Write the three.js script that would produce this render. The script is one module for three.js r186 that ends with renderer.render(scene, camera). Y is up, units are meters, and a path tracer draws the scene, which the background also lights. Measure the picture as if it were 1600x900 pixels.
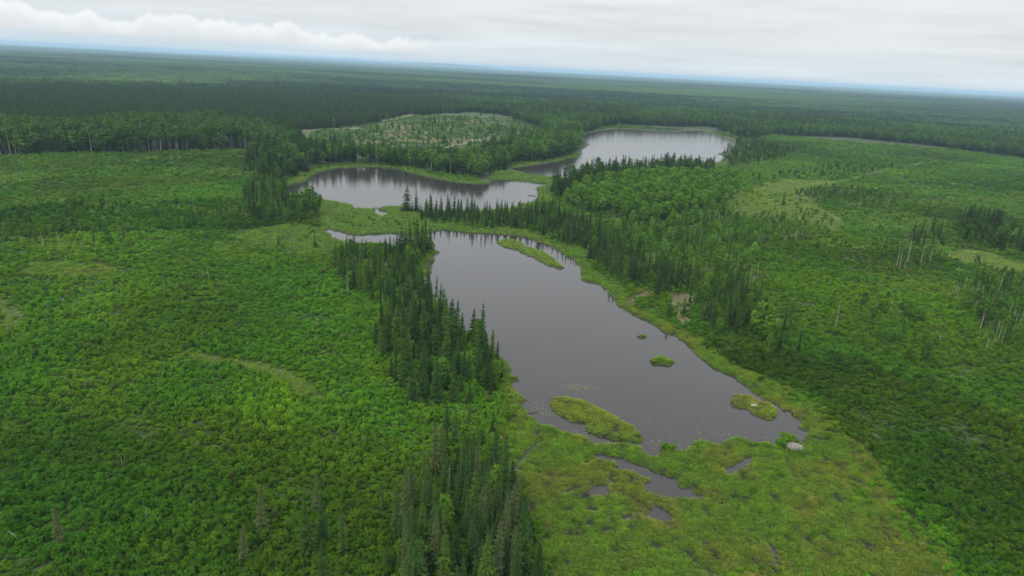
import * as THREE from 'three';
import { mergeGeometries } from 'three/addons/utils/BufferGeometryUtils.js';

// ---------------------------------------------------------------- camera, sky, sun, exposure
const R = THREE.MathUtils.degToRad;
const scene = new THREE.Scene();
const camera = new THREE.PerspectiveCamera(45.74, 16 / 9, 1, 120000);
camera.position.set(0, 72, 0);
camera.rotation.order = 'YXZ';
camera.rotation.set(R(-17.85), 0, R(2.95));
camera.updateMatrixWorld(true);

const renderer = new THREE.WebGLRenderer({ antialias: true });
renderer.toneMapping = THREE.LinearToneMapping;
renderer.toneMappingExposure = 1.12;
renderer.shadowMap.enabled = true;

function rng(seed) { let a = seed >>> 0; return () => { a = (a + 0x6D2B79F5) | 0; let t = Math.imul(a ^ (a >>> 15), 1 | a); t = (t + Math.imul(t ^ (t >>> 7), 61 | t)) ^ t; return ((t ^ (t >>> 14)) >>> 0) / 4294967296; }; }
function hash3(x, y, z) { let h = Math.imul(x, 374761393) + Math.imul(y, 668265263) + Math.imul(z, 1274126177); h = Math.imul(h ^ (h >>> 13), 1274126177); return ((h ^ (h >>> 16)) >>> 0) / 4294967296; }
function n3(x, y, z) {
  const xi = Math.floor(x), yi = Math.floor(y), zi = Math.floor(z), fx = x - xi, fy = y - yi, fz = z - zi;
  const u = fx * fx * (3 - 2 * fx), v = fy * fy * (3 - 2 * fy), w = fz * fz * (3 - 2 * fz);
  const L = (a, b, t) => a + (b - a) * t;
  return L(L(L(hash3(xi, yi, zi), hash3(xi + 1, yi, zi), u), L(hash3(xi, yi + 1, zi), hash3(xi + 1, yi + 1, zi), u), v),
    L(L(hash3(xi, yi, zi + 1), hash3(xi + 1, yi, zi + 1), u), L(hash3(xi, yi + 1, zi + 1), hash3(xi + 1, yi + 1, zi + 1), u), v), w);
}
function n2(x, y, k = 7) {
  const xi = Math.floor(x), yi = Math.floor(y), fx = x - xi, fy = y - yi, u = fx * fx * (3 - 2 * fx), v = fy * fy * (3 - 2 * fy);
  const a = hash3(xi, yi, k), b = hash3(xi + 1, yi, k), c = hash3(xi, yi + 1, k), d = hash3(xi + 1, yi + 1, k);
  return (a + (b - a) * u) * (1 - v) + (c + (d - c) * u) * v;
}
const fbm2 = (x, y, o = 4, k = 7) => { let s = 0, a = 0.5, t = 0; for (let i = 0; i < o; i++) { s += a * n2(x, y, k + i); t += a; x = x * 2.03 + 11.3; y = y * 2.03 + 5.7; a *= 0.5; } return s / t; };
const fbm3 = (x, y, z, o = 4) => { let s = 0, a = 0.5, t = 0; for (let i = 0; i < o; i++) { s += a * n3(x, y, z); t += a; x = x * 2.03 + 3.1; y = y * 2.03 + 8.2; z = z * 2.03 + 1.7; a *= 0.5; } return s / t; };
const sm = (a, b, x) => { const t = Math.min(1, Math.max(0, (x - a) / (b - a))); return t * t * (3 - 2 * t); };
const mix = (a, b, t) => a + (b - a) * t;

// an overcast sky: a pale ceiling of stratus, streaks low down, a row of small cumulus near the horizon
{
  const W = 3072, Hh = 1536, data = new Float32Array(W * Hh * 4);
  for (let j = 0; j < Hh; j++) {
    const el = ((j + 0.5) / Hh - 0.5) * Math.PI, deg = el * 180 / Math.PI;
    for (let i = 0; i < W; i++) {
      const o = (j * W + i) * 4; data[o + 3] = 1;
      if (deg < -0.3) { data[o] = 0.62; data[o + 1] = 0.7; data[o + 2] = 0.74; continue; }
      const az = ((i + 0.5) / W - 0.5) * 2 * Math.PI, ca = Math.cos(az), sa = Math.sin(az), ce = Math.cos(el), se = Math.max(0, Math.sin(el));
      // stratus ceiling, seen in perspective
      const k = 1 / (se + 0.035), px = ca * ce * k, pz = sa * ce * k;
      const big = fbm2(px * 0.55 + 3, pz * 0.55 + 9, 4, 11), fine = fbm2(px * 1.7 + 40, pz * 1.7, 4, 31);
      let L = (0.70 + 1.15 * Math.pow(se, 0.95)) * (0.84 + 0.30 * big + 0.12 * (fine - 0.5));
      // long streaks near the horizon
      const st = fbm3(ca * 7 + 20, deg * 1.5, sa * 7 + 20, 4), st2 = fbm3(ca * 16, deg * 4.2, sa * 16 + 5, 3);
      const low = 1 - sm(3, 14, deg);
      L = mix(L, 0.715 + 0.22 * (st - 0.5) + 0.10 * (st2 - 0.5), low * 0.85);
      let r = L * 0.95, g = L * 0.995, b = L * 1.025;
      const blue = (1 - sm(0, 3.2, deg)) * (0.35 + 0.9 * sm(0.35, 0.7, fbm3(ca * 2.2 + 4, 0.3, sa * 2.2 + 9, 2)));
      r *= 1 - 0.10 * blue; g *= 1 - 0.03 * blue; b *= 1 + 0.015 * blue;
      // cumulus row
      let pres = 0; for (const [c, w] of [[-114, 17], [160, 22], [100, 14], [35, 20], [-30, 12]]) { const d = Math.abs(((az * 180 / Math.PI - c) % 360 + 540) % 360 - 180); pres = Math.max(pres, 1 - sm(w * 0.75, w * 1.15, d)); }
      const bumps = fbm3(ca * 26 + 2, 0.5, sa * 26 + 7, 4), bumps2 = fbm3(ca * 90, deg * 2.2, sa * 90, 3);
      const topD = 1.5 + 2.3 * (bumps - 0.25) * (0.4 + 0.6 * pres) + 0.5 * (bumps2 - 0.5), base = 0.9 + 0.4 * (fbm3(ca * 9, 4, sa * 9, 2) - 0.5);
      const inside = sm(topD + 0.10, topD - 0.12, deg) * sm(base - 0.35, base + 0.25, deg) * pres;
      const lit = 0.73 + 0.13 * sm(topD - 1.3, topD - 0.1, deg) + 0.10 * (bumps2 - 0.5);
      r = mix(r, lit * 0.985, inside * 0.9); g = mix(g, lit * 1.0, inside * 0.9); b = mix(b, lit * 1.0, inside * 0.9);
      data[o] = r; data[o + 1] = g; data[o + 2] = b;
    }
  }
  const sky = new THREE.DataTexture(data, W, Hh, THREE.RGBAFormat, THREE.FloatType);
  sky.mapping = THREE.EquirectangularReflectionMapping; sky.magFilter = THREE.LinearFilter; sky.minFilter = THREE.LinearFilter; sky.needsUpdate = true;
  scene.background = sky; scene.environment = sky;
}
const sun = new THREE.DirectionalLight(0xfff4e4, 1.5);
sun.position.set(-300, 620, 120); sun.target.position.set(0, 0, -250);
sun.castShadow = true; sun.shadow.radius = 40; sun.shadow.mapSize.set(4096, 4096);
Object.assign(sun.shadow.camera, { left: -700, right: 700, top: 700, bottom: -700, near: 10, far: 2500 });
scene.add(sun, sun.target);
scene.fog = new THREE.FogExp2(new THREE.Color().setRGB(0.54, 0.79, 1.0), 0.00009);

// ---------------------------------------------------------------- outlines, all in metres on the ground (x, z)
const nearLake = [[-40,-294.7],[-32.7,-305.2],[-27.5,-303.7],[-18.7,-301.9],[-11.7,-301.6],[-2.1,-300.6],[4.9,-298.4],[11.3,-290.4],[16,-282.4],[19.8,-272.6],[25,-260.9],[26.1,-254.7],[24.9,-242.5],[25.5,-236.2],[30.8,-233.2],[32.8,-228.4],[34.1,-217.4],[34.5,-212.2],[37,-205.2],[40.3,-199.2],[43.3,-195.8],[44.8,-189.6],[48.7,-184.5],[50,-181.3],[51.8,-170.7],[52.6,-166.6],[54.3,-162.8],[56.4,-160.9],[57.5,-157.8],[58.8,-154.7],[59.2,-151.6],[60.7,-149.3],[60.9,-147.7],[62.9,-145.6],[63.8,-142.2],[65.4,-141.8],[65.3,-139.7],[66.5,-137.4],[64.3,-134.3],[65.7,-132.8],[65.1,-131.4],[63.3,-129.3],[63.2,-126.5],[62.5,-127.4],[62.2,-129.2],[60.3,-130.6],[58.2,-128.8],[56,-125.4],[55.4,-126.7],[51.8,-126.8],[49.4,-128.3],[46.4,-126.9],[44.4,-125.1],[41.3,-126.1],[39.6,-125.9],[38.2,-123.6],[36.7,-122.2],[34.7,-121.7],[34.9,-123.7],[32,-123.9],[31.3,-121.2],[30.6,-119.2],[28.4,-119.2],[27.3,-123],[24.6,-123.8],[20.9,-122.8],[18.3,-122.8],[17.5,-124.3],[16,-125.7],[13.3,-126.9],[10.2,-128.8],[7.8,-129.6],[6.4,-132.3],[4.5,-134.1],[3.7,-139.1],[4.5,-140.7],[1.2,-146.3],[1.1,-149.4],[2.9,-151],[2.7,-152.4],[1,-152.9],[0.5,-158.5],[-3.4,-167.5],[-7.7,-174.9],[-13.1,-182.4],[-18.9,-193.8],[-24.7,-209.3],[-30.1,-225.8],[-31.3,-231.7],[-29.2,-236.9],[-31,-241.5],[-31.5,-252.9],[-29.7,-266.8],[-33.5,-272.2],[-37.1,-281.2],[-40.6,-273.9],[-48.3,-272.3],[-55.4,-275.1],[-61.7,-274.3],[-65.1,-273.1],[-69.3,-273.7],[-76.5,-280],[-83.3,-291.1],[-81.4,-295.3],[-76.1,-290.3],[-70.7,-286.6],[-66.6,-286.7],[-60.7,-290.1],[-55.8,-292.4],[-47.5,-291.8]];
const islands = [
  [[-7.7,-288.6],[-2.5,-293.7],[3.4,-286.4],[4,-280.3],[8.3,-280.8],[13.5,-271.3],[16,-262],[19.6,-252.6],[18.3,-250],[13,-255.8],[9,-263],[4.8,-268.6],[1,-275.4],[-4.8,-280.2]],
  [[9.9,-140.4],[10.7,-142.1],[13.4,-142.4],[16,-142],[19,-140.1],[21.1,-137.9],[24.9,-133.5],[27.5,-130.4],[28.3,-127.3],[27.9,-124.8],[24.7,-124.7],[21.7,-124.9],[18.9,-126.2],[17.3,-128.1],[17.9,-130.9],[14.3,-131.9],[12.1,-135.2],[10.3,-137.7]],
  [[37.9,-166.8],[39.2,-168.2],[41,-169.8],[42.7,-168.7],[43.6,-166.7],[42.3,-164.5],[38.5,-164.4]],
  [[37.1,-183.9],[38.1,-184.8],[39.2,-184.2],[37.9,-183.3]],
  [[53.1,-145.5],[54.8,-148.7],[57.6,-148.3],[59.9,-145.3],[61.8,-144.9],[62.1,-141.6],[60.5,-138.8],[58.3,-137],[56.1,-140.5],[56.2,-142],[52.5,-142.7]],
];
const pools = [
  [[18.1,-118.2],[19.9,-118.5],[21.6,-117.9],[23.7,-117.5],[25.5,-116],[27.5,-115],[28.9,-113.2],[30.7,-111.8],[32.6,-111.6],[32,-109.5],[32.7,-108.1],[34.3,-108.9],[35,-106.6],[36,-106.5],[35.4,-105.8],[33.3,-106],[31.7,-106.3],[30.5,-105.4],[29.1,-106.4],[26.5,-106.8],[26.9,-109.4],[28.3,-111],[26.6,-112.3],[24.8,-113.9],[22,-114.1],[22.8,-116.4],[21.5,-116.9],[18.6,-117.1]],
  [[43.2,-115.2],[44.2,-116.8],[46.2,-117.7],[49.5,-120.7],[48.3,-118.2],[45.6,-116.1],[43.3,-114.1]],
  [[16,-105.9],[17.7,-108.2],[18.7,-108.1],[19.6,-106.2],[17.9,-104.9],[17,-105.2]],
  [[27.1,-103.1],[28.5,-100.8],[28.6,-99.2],[26.3,-99.1],[25,-99.8],[26.4,-101.4]],
  [[20.3,-99.1],[22.2,-99.8],[22.1,-98.9],[20.6,-97.7]],
  [[14.8,-101.3],[16.8,-101.1],[16.4,-100.3],[15,-100.6]],
  [[38.3,-104.9],[39.9,-104.9],[39.4,-103.9],[38.3,-104.2]],
  [[19.9,-110.5],[21.2,-109.8],[20.5,-109.1]], [[18.5,-112.7],[20,-112.8],[19.1,-111.7]], [[15.7,-117.1],[17,-116.1],[16.1,-115.5]],
  [[7.7,-123.5],[8,-123.1],[5.6,-119.9],[3.2,-113.9],[1.8,-110.5],[1.6,-110.7],[3,-114.1],[5.4,-120.2]],
  [[72.3,-126.4],[72.4,-125.9],[71.3,-123.5],[71.1,-123.8]], [[44,-94.5],[44.3,-94.2],[44.2,-89.3],[43.8,-89]], [[10.6,-105.8],[12.3,-106.8],[12.7,-106],[11,-104.7]], [[259.5,-820.3],[264.9,-815.8],[260.1,-786.3],[252.3,-789.2]],
];
const middleLake = [[-133.4,-383.8],[-133.9,-398.1],[-129.1,-414],[-130.5,-430.3],[-131.3,-443.7],[-130.3,-455.6],[-125.7,-472.7],[-114.2,-480.1],[-99.1,-489],[-85.4,-481.1],[-76.4,-471.8],[-68,-462.8],[-50.9,-446.2],[-35.2,-436.9],[-22.3,-437.2],[-17.6,-442.5],[-17.3,-454.6],[-6.9,-458],[2.7,-458.4],[11.9,-452],[20.1,-450.7],[17.6,-444.7],[12.7,-436.6],[12.5,-407.8],[10.6,-388.6],[-2.2,-364.4],[-22,-350.6],[-38.3,-346.4],[-51.4,-346.3],[-60.4,-354.2],[-66.5,-351.7],[-70.6,-344.6],[-69.6,-339.9],[-63.9,-338.1],[-64.4,-325.6],[-69.8,-333.5],[-72.1,-342.6],[-81.9,-342.5],[-85,-349.3],[-89.5,-353.4],[-103.6,-360.4],[-110.1,-366.2],[-117.6,-368],[-127,-375.2]];
const farLake = [[79.9,-850.9],[106,-911.4],[137,-955],[178.4,-954.4],[212.2,-959.3],[260.4,-1003.1],[255.2,-964.4],[264,-909.3],[255.2,-836.3],[237.3,-769.2],[198.9,-699],[198.3,-662.6],[156.2,-580.7],[91.5,-515],[40.9,-479.5],[22,-484.9],[9.5,-486.7],[-0.9,-503.6],[-4.7,-519.1],[10.1,-537.2],[31.7,-570.7],[52,-611.5],[61.1,-670.5],[74.4,-729.9],[69.7,-734],[71.8,-783.2]];
const waters = [nearLake, middleLake, farLake, ...pools];

const box = (p) => { let a = 1e9, b = -1e9, c = 1e9, d = -1e9; for (const [x, z] of p) { a = Math.min(a, x); b = Math.max(b, x); c = Math.min(c, z); d = Math.max(d, z); } return [a, b, c, d]; };
const withBox = (p) => ({ p, b: box(p) });
function inside(q, x, z) {
  const { p, b } = q; if (q.warp) { const a = Math.hypot(x, z) < 260 ? 1 : 2.2, u = (fbm2(x / (7 * a), z / (7 * a), 3, 111) - 0.5) * 9 * a; z += (fbm2(x / (7 * a) + 40, z / (7 * a), 3, 115) - 0.5) * 9 * a; x += u; } if (x < b[0] || x > b[1] || z < b[2] || z > b[3]) return false;
  let c = false; for (let i = 0, j = p.length - 1; i < p.length; j = i++) { const [xi, zi] = p[i], [xj, zj] = p[j]; if ((zi > z) !== (zj > z) && x < (xj - xi) * (z - zi) / (zj - zi) + xi) c = !c; } return c;
}
function sd(q, x, z, far = 90) {     // signed distance, negative inside
  const { p, b } = q, ox = Math.max(b[0] - x, 0, x - b[1]), oz = Math.max(b[2] - z, 0, z - b[3]), o = Math.hypot(ox, oz);
  if (o > far) return o;
  let m = 1e18, c = false;
  for (let i = 0, j = p.length - 1; i < p.length; j = i++) {
    const xi = p[i][0], zi = p[i][1], ex = p[j][0] - xi, ez = p[j][1] - zi, wx = x - xi, wz = z - zi;
    const t = Math.max(0, Math.min(1, (wx * ex + wz * ez) / (ex * ex + ez * ez))), dx = wx - ex * t, dz = wz - ez * t, dd = dx * dx + dz * dz;
    if (dd < m) m = dd;
    if ((zi > z) !== (p[j][1] > z) && x < ex * (z - zi) / ez + xi) c = !c;
  }
  return c ? -Math.sqrt(m) : Math.sqrt(m);
}
const W_ = waters.map(withBox), I_ = islands.map(withBox);
function shore(x, z, far = 90) {      // metres from the nearest water's edge, negative in the water
  let d = 1e9; W_.forEach((w, i) => { d = Math.min(d, sd(w, x, z, far) - (i > 2 && i < 7 ? 0.3 : 0)); });
  if (d < 0) for (const i of I_) d = Math.max(d, -sd(i, x, z, far) + 0.45);
  const r = Math.hypot(x, z), s = r < 260 ? 1 : 2.5;
  if (d > -6 && d < 6) d += s * ((fbm2(x / (1.6 * s), z / (1.6 * s), 3, 51) - 0.5) * 1.3) - 0.1;
  return d;
}

// kinds of cover
const Z = {};
for (const [k, p] of Object.entries({
  marsh: [[-44.7,-321.6],[-2,-152.6],[1.4,-135.8],[0.6,-119.6],[2.5,-106.7],[5.4,-92.7],[6.4,-78.9],[70.7,-83.3],[73.8,-94.9],[73.8,-108.9],[73.9,-125.5],[73.1,-137.5],[70.8,-148.1],[66.5,-160],[58.1,-171.1],[52.7,-189.1],[41.9,-210.2],[37,-237.4],[32.4,-248.9],[26.1,-279.1],[13.2,-299],[-7.3,-309.7]],
  leftMarsh: [[-115.6,-282.5],[-107,-297.1],[-88.2,-301.5],[-74.1,-297],[-49.1,-310.7],[-31.1,-309.5],[-29.3,-292.2],[-41.9,-265.3],[-63.4,-269.2],[-75,-254.7],[-90.1,-255.5],[-104.2,-259.6]],
  isthmus: [[-108.5,-370.6],[-88.3,-355.5],[-71.2,-346.1],[-52.4,-352.8],[-44.5,-332],[-31.9,-317.5],[-13.3,-310.9],[-33.1,-301.2],[-57.2,-290.8],[-74.3,-291.9],[-90.8,-310.4],[-100,-338.5]],
  neck: [[-30.3,-445],[-4.8,-527.9],[24.3,-491.8],[23.9,-422.4],[11.3,-384.8],[8.8,-417.8],[17.4,-444.6],[-7.9,-452.3]],
  meadow: [[120.8,-402.8],[156.4,-454.5],[198.8,-516.5],[241.2,-533.4],[226.5,-493.6],[192.5,-465.1],[183.6,-419.6],[177.8,-380.6],[165.1,-337.5],[154.7,-338],[147.3,-356.9],[114.4,-349.2],[101.5,-357]],
  strip: [[200.6,-306.3],[212.1,-304.1],[219.7,-295.9],[224.5,-277.1],[212.6,-261],[204.7,-271.8],[196.2,-283.4],[193.8,-293]],
  smallMeadow: [[158.6,-347.5],[167.1,-346.5],[158.2,-330.6],[153.2,-332.2]],
  bareShore: [[41.6,-229.1],[47.9,-230.2],[42.8,-210.4],[39.6,-208.6]],
  bareShoreTwo: [[54.3,-224.1],[61.5,-226.6],[55.6,-197.6],[50.8,-195.2],[51.6,-208.6]],
  cutover: [[-226,-658.2],[-196.8,-731.6],[-165.7,-848.8],[-152.2,-960.6],[-75.6,-1121.8],[-12.9,-1037.3],[29.3,-856.8],[21.5,-697.9],[-11.3,-589.5],[-44.2,-527.5],[-80.2,-506.5],[-121,-519.6],[-175.4,-554.1]],
  cutGold: [[-157,-676],[-127.8,-806.7],[-63.7,-951],[-9.6,-833.9],[-7.7,-708.4],[-42.4,-644.5],[-65.4,-584.4],[-88.2,-557.1],[-114.6,-586]],
  darkLeft: [[-231,-276.4],[-211.2,-294.6],[-179.8,-309.8],[-150,-330.2],[-119.9,-325.3],[-85.2,-311.8],[-107,-297.1],[-114.4,-279.3],[-142.3,-265.2],[-164.6,-247.1],[-195.8,-231.5]],
  clearLeft: [[-156.6,-210.9],[-146,-217.3],[-130.8,-217],[-127.5,-207.5],[-140.8,-202.5],[-150.6,-203.6]],
  willow: [[49.8,-176.6],[61.9,-178.2],[80,-173.9],[94.7,-171.4],[104.1,-157],[110.1,-141.4],[117.1,-131],[82.8,-84.2],[71.2,-83.4],[74.9,-95],[74.4,-109],[74.6,-125.6],[73.9,-137.6],[72,-149.3],[66.7,-160.8]],
  deepLeft: [[-94.2,-102],[-87,-111.1],[-72.3,-114.9],[-53.2,-107.8],[-38.4,-95.8],[-28.9,-74.1],[-70.2,-71.3]],
  olive: [[-52.4,-114.5],[-34.5,-121.1],[-17.8,-113.2],[-11.7,-75.3],[-32.3,-73.9]],
  brightLeft: [[-56.8,-133.9],[-54.8,-142.1],[-44,-130.9],[-38.7,-118.2],[-41.7,-112.1],[-48.5,-117.2]],
})) Z[k] = { ...withBox(p), warp: true };
const trails = [
  [[[-77.4,-149.3],[-67.7,-148.2],[-59.1,-145.7],[-50.9,-141.6],[-45.8,-136.7],[-41.6,-132.3]], 2.0], [[[-148,-179.8],[-140,-175.7],[-132.3,-169.4],[-128.7,-162.9],[-129.9,-156.7]], 2.2],
  [[[144.1,-417.2],[156.5,-412.4],[168.3,-407.5],[174.3,-393.9],[176.6,-373.5],[168.6,-349.7]], 1.5], [[[-223.7,-679.4],[-204.7,-711.8],[-173.1,-745.7]], 4], [[[-167.1,-868.5],[-158.3,-919.4],[-153.8,-999.2]], 5],
  [[[-67.4,-602.4],[-44.7,-677.6],[-21.4,-727.6]], 3], [[[229.5,-511.4],[261.6,-540],[333.6,-621.7],[427.3,-714.8]], 1.5],
];
function trail(x, z) { let m = 99; for (const [p, w] of trails) for (let i = 1; i < p.length; i++) { const ex = p[i][0] - p[i - 1][0], ez = p[i][1] - p[i - 1][1], wx = x - p[i - 1][0], wz = z - p[i - 1][1], t = Math.max(0, Math.min(1, (wx * ex + wz * ez) / (ex * ex + ez * ez))); m = Math.min(m, Math.hypot(wx - ex * t, wz - ez * t) - w); } return m; }
const openLand = withBox([[-444.1,-357.5],[-351.3,-429.9],[-280.6,-476.2],[-203.6,-532.9],[-170.9,-459.1],[-144.8,-417.6],[-136.6,-471.8],[-116.4,-499.5],[-78.1,-493.6],[-47,-461.4],[-20.7,-453.5],[-4.9,-535.2],[32.6,-590],[53.5,-636],[72.1,-821.7],[106,-951.6],[144.3,-1008.5],[231.7,-1029.4],[287.8,-1064.1],[290.2,-941.4],[287.1,-871.6],[335.5,-947.7],[462.4,-978.7],[533.1,-899.2],[569.9,-786.7],[789,-720.1],[149.1,-94.4],[58.8,-28.8],[3.3,-17.4],[-48.7,-25.2],[-128.2,-74.3]]);
openLand.warp = true;
const plantation = withBox([[-353.8,-576.6],[-303.3,-641],[-236.2,-652.6],[-173.1,-745.7],[-154.1,-972.1],[-76.6,-1137.5],[-152.1,-1460.8],[-399.7,-1730],[-614.2,-1557.8],[-707.2,-1225.2],[-853.5,-1046],[-484.5,-585.8]]);
const hillTop = [[88.3,-402]][0];

function height(x, z) {
  const r = Math.hypot(x, z);
  let h = 0;
  if (r < 1300) {
    const d = shore(x, z, 60);
    if (d < 0) return Math.max(-1.6, -0.1 + d * 0.45);
    h = 0.05 + 0.3 * sm(0, 1.0, d) + 0.12 * (n2(x / 2.2, z / 2.2) - 0.3) * sm(0.3, 1.5, d);
    const dm = Math.min(d, Math.max(0, sd(Z.marsh, x, z, 60)) + 3, Math.max(0, sd(Z.leftMarsh, x, z, 60)) + 3, Math.max(0, sd(Z.isthmus, x, z, 60)) + 3, Math.max(0, sd(Z.neck, x, z, 60)) + 3);
    h += sm(3, 60, dm) * (0.9 + 2.4 * fbm2(x / 90, z / 90, 3, 3)) + sm(2, 20, dm) * 0.5 * (n2(x / 7, z / 7, 9) - 0.4);
    h += 4.5 * Math.exp(-((x - hillTop[0]) ** 2 + (z - hillTop[1]) ** 2) / 3200) * sm(3, 30, dm);
  } else h = 2.1;
  if (r > 900) {
    const a = sm(900, 3500, r);
    h += a * (20 * (fbm2(x / 1500, z / 1100, 3, 21) - 0.5) + 22 * (fbm2(x / 5200 + 4, z / 2600, 2, 23) - 0.5));
    const far = sm(9000, 16000, r) * (1 - sm(26000, 40000, r));
    h += far * 50 * Math.max(0, fbm2(x / 5200 + 3, z / 7000, 3, 25) - 0.36);
    h += 82 * Math.exp(-(((x + 2100) / 1500) ** 2) - (((z + 19000) / 1500) ** 2)) + 66 * Math.exp(-(((x + 5600) / 2600) ** 2) - (((z + 21000) / 1800) ** 2));
  }
  return h;
}
console.log('outlines ready');

// ---------------------------------------------------------------- materials
const C = (r, g, b) => new THREE.Color().setRGB(r, g, b);
const leafMat = (c, t = 0.3) => new THREE.MeshPhysicalMaterial({ color: c, roughness: 0.95, specularIntensity: 0.08, side: THREE.DoubleSide, transmission: t, thickness: 0 });
const woodMat = (c) => new THREE.MeshStandardMaterial({ color: c, roughness: 0.95 });
const M = {
  spruce: [C(0.033, 0.069, 0.012), C(0.020, 0.043, 0.009), C(0.052, 0.094, 0.014), C(0.026, 0.062, 0.015)].map((c) => leafMat(c, 0.1)),
  tamarack: [C(0.052, 0.092, 0.022), C(0.072, 0.095, 0.034), C(0.040, 0.080, 0.020)].map((c) => leafMat(c, 0.15)),
  broad: [C(0.064, 0.152, 0.013), C(0.045, 0.112, 0.013), C(0.088, 0.195, 0.015)].map((c) => leafMat(c)),
  shrub: [C(0.070, 0.172, 0.009), C(0.052, 0.132, 0.009), C(0.092, 0.188, 0.010)].map((c) => leafMat(c)),
  bark: woodMat(C(0.07, 0.055, 0.042)), pale: woodMat(C(0.33, 0.32, 0.28)), grey: woodMat(C(0.24, 0.22, 0.20)), stem: woodMat(C(0.09, 0.075, 0.05)),
  bleached: woodMat(C(0.27, 0.255, 0.225)),
  spruceAll: leafMat(C(0.029, 0.058, 0.012), 0.1), tamarackAll: leafMat(C(0.060, 0.078, 0.028), 0.1), broadAll: leafMat(C(0.062, 0.145, 0.014)), shrubAll: leafMat(C(0.070, 0.175, 0.009)), sedge: leafMat(C(0.138, 0.220, 0.018), 0.25),
};

// ---------------------------------------------------------------- the ground, one sheet
function axis(parts) { const out = [parts[0][0]]; for (const [to, s0, s1] of parts.slice(1)) { let a = out[out.length - 1]; const n0 = a, L = Math.abs(to - n0), dir = Math.sign(to - n0); while (Math.abs(to - a) > 1e-6) { const t = Math.abs(a - n0) / L, s = s0 + (s1 - s0) * t; if (Math.abs(to - a) < 1.4 * s) a = to; else a += dir * s; out.push(a); } } return out; }
const groundTex = (() => {
  const N = 512, d = new Uint8Array(N * N * 4), f = (i, j, s) => { const a = (x, y) => fbm2(x, y, 4, 70); const u = i / N, v = j / N; return mix(mix(a(u * s, v * s), a((u - 1) * s, v * s), u), mix(a(u * s, (v - 1) * s), a((u - 1) * s, (v - 1) * s), u), v); };
  for (let j = 0; j < N; j++) for (let i = 0; i < N; i++) { const o = (j * N + i) * 4, g = f(i, j, 40), b = f(i, j, 9), v = Math.min(255, 255 * (0.45 + 0.75 * (g - 0.2) + 0.35 * (b - 0.4))); d[o] = v; d[o + 1] = v * (0.96 + 0.08 * b); d[o + 2] = v * 0.92; d[o + 3] = 255; }
  const t = new THREE.DataTexture(d, N, N); t.colorSpace = THREE.SRGBColorSpace; t.wrapS = t.wrapT = THREE.RepeatWrapping; t.magFilter = THREE.LinearFilter; t.repeat.set(1 / 9, 1 / 9); t.needsUpdate = true; return t;
})();
function soil(x, z, r) {    // what the ground is made of
  const g = fbm2(x / 4, z / 4, 3, 61), G = fbm2(x / 26, z / 26, 3, 65);
  if (trail(x, z) < 0) return r > 500 ? [0.34, 0.30, 0.22] : z < -330 ? [0.26, 0.25, 0.13] : [0.12, 0.17, 0.04];
  if (inside(Z.bareShore, x, z)) return [0.17, 0.13, 0.07];
  if (inside(Z.bareShoreTwo, x, z)) return [0.15 + 0.05 * g, 0.15 + 0.04 * g, 0.08];
  if (inside(Z.cutover, x, z)) { const t = sm(0.42, 0.6, G) * (inside(Z.cutGold, x, z) ? 1 : 0.4); return [mix(0.065, 0.15, t), mix(0.12, 0.15, t), mix(0.016, 0.04, t)]; }
  if (inside(Z.meadow, x, z) || inside(Z.strip, x, z) || inside(Z.smallMeadow, x, z)) return [0.09 + 0.04 * g, 0.14 + 0.03 * g, 0.025];
  if (r < 1000 && shore(x, z, 20) < 16 && !inside(openLand, x, z)) return [0.045 + 0.02 * g, 0.085 + 0.02 * g, 0.018];
  if (!inside(openLand, x, z)) { const t = 0.8 + 0.5 * G; return [0.028 * t, 0.045 * t, 0.019 * t]; }
  if (inside(Z.marsh, x, z) || inside(Z.leftMarsh, x, z) || inside(Z.isthmus, x, z) || inside(Z.neck, x, z) || shore(x, z, 20) < 8) { const t = sm(0.45, 0.62, G), F = r < 330 ? sm(0.22, 0.34, fbm2(x / 1.7, z / 1.7, 2, 435)) : 1; return [mix(0.05, 0.10, t) * F + 0.02 * (1 - F), mix(0.10, 0.125, t) * F + 0.017 * (1 - F), mix(0.012, 0.026, t) * F + 0.012 * (1 - F)]; }
  return [0.046 + 0.02 * g, 0.082 + 0.02 * g, 0.014];
}
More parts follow.
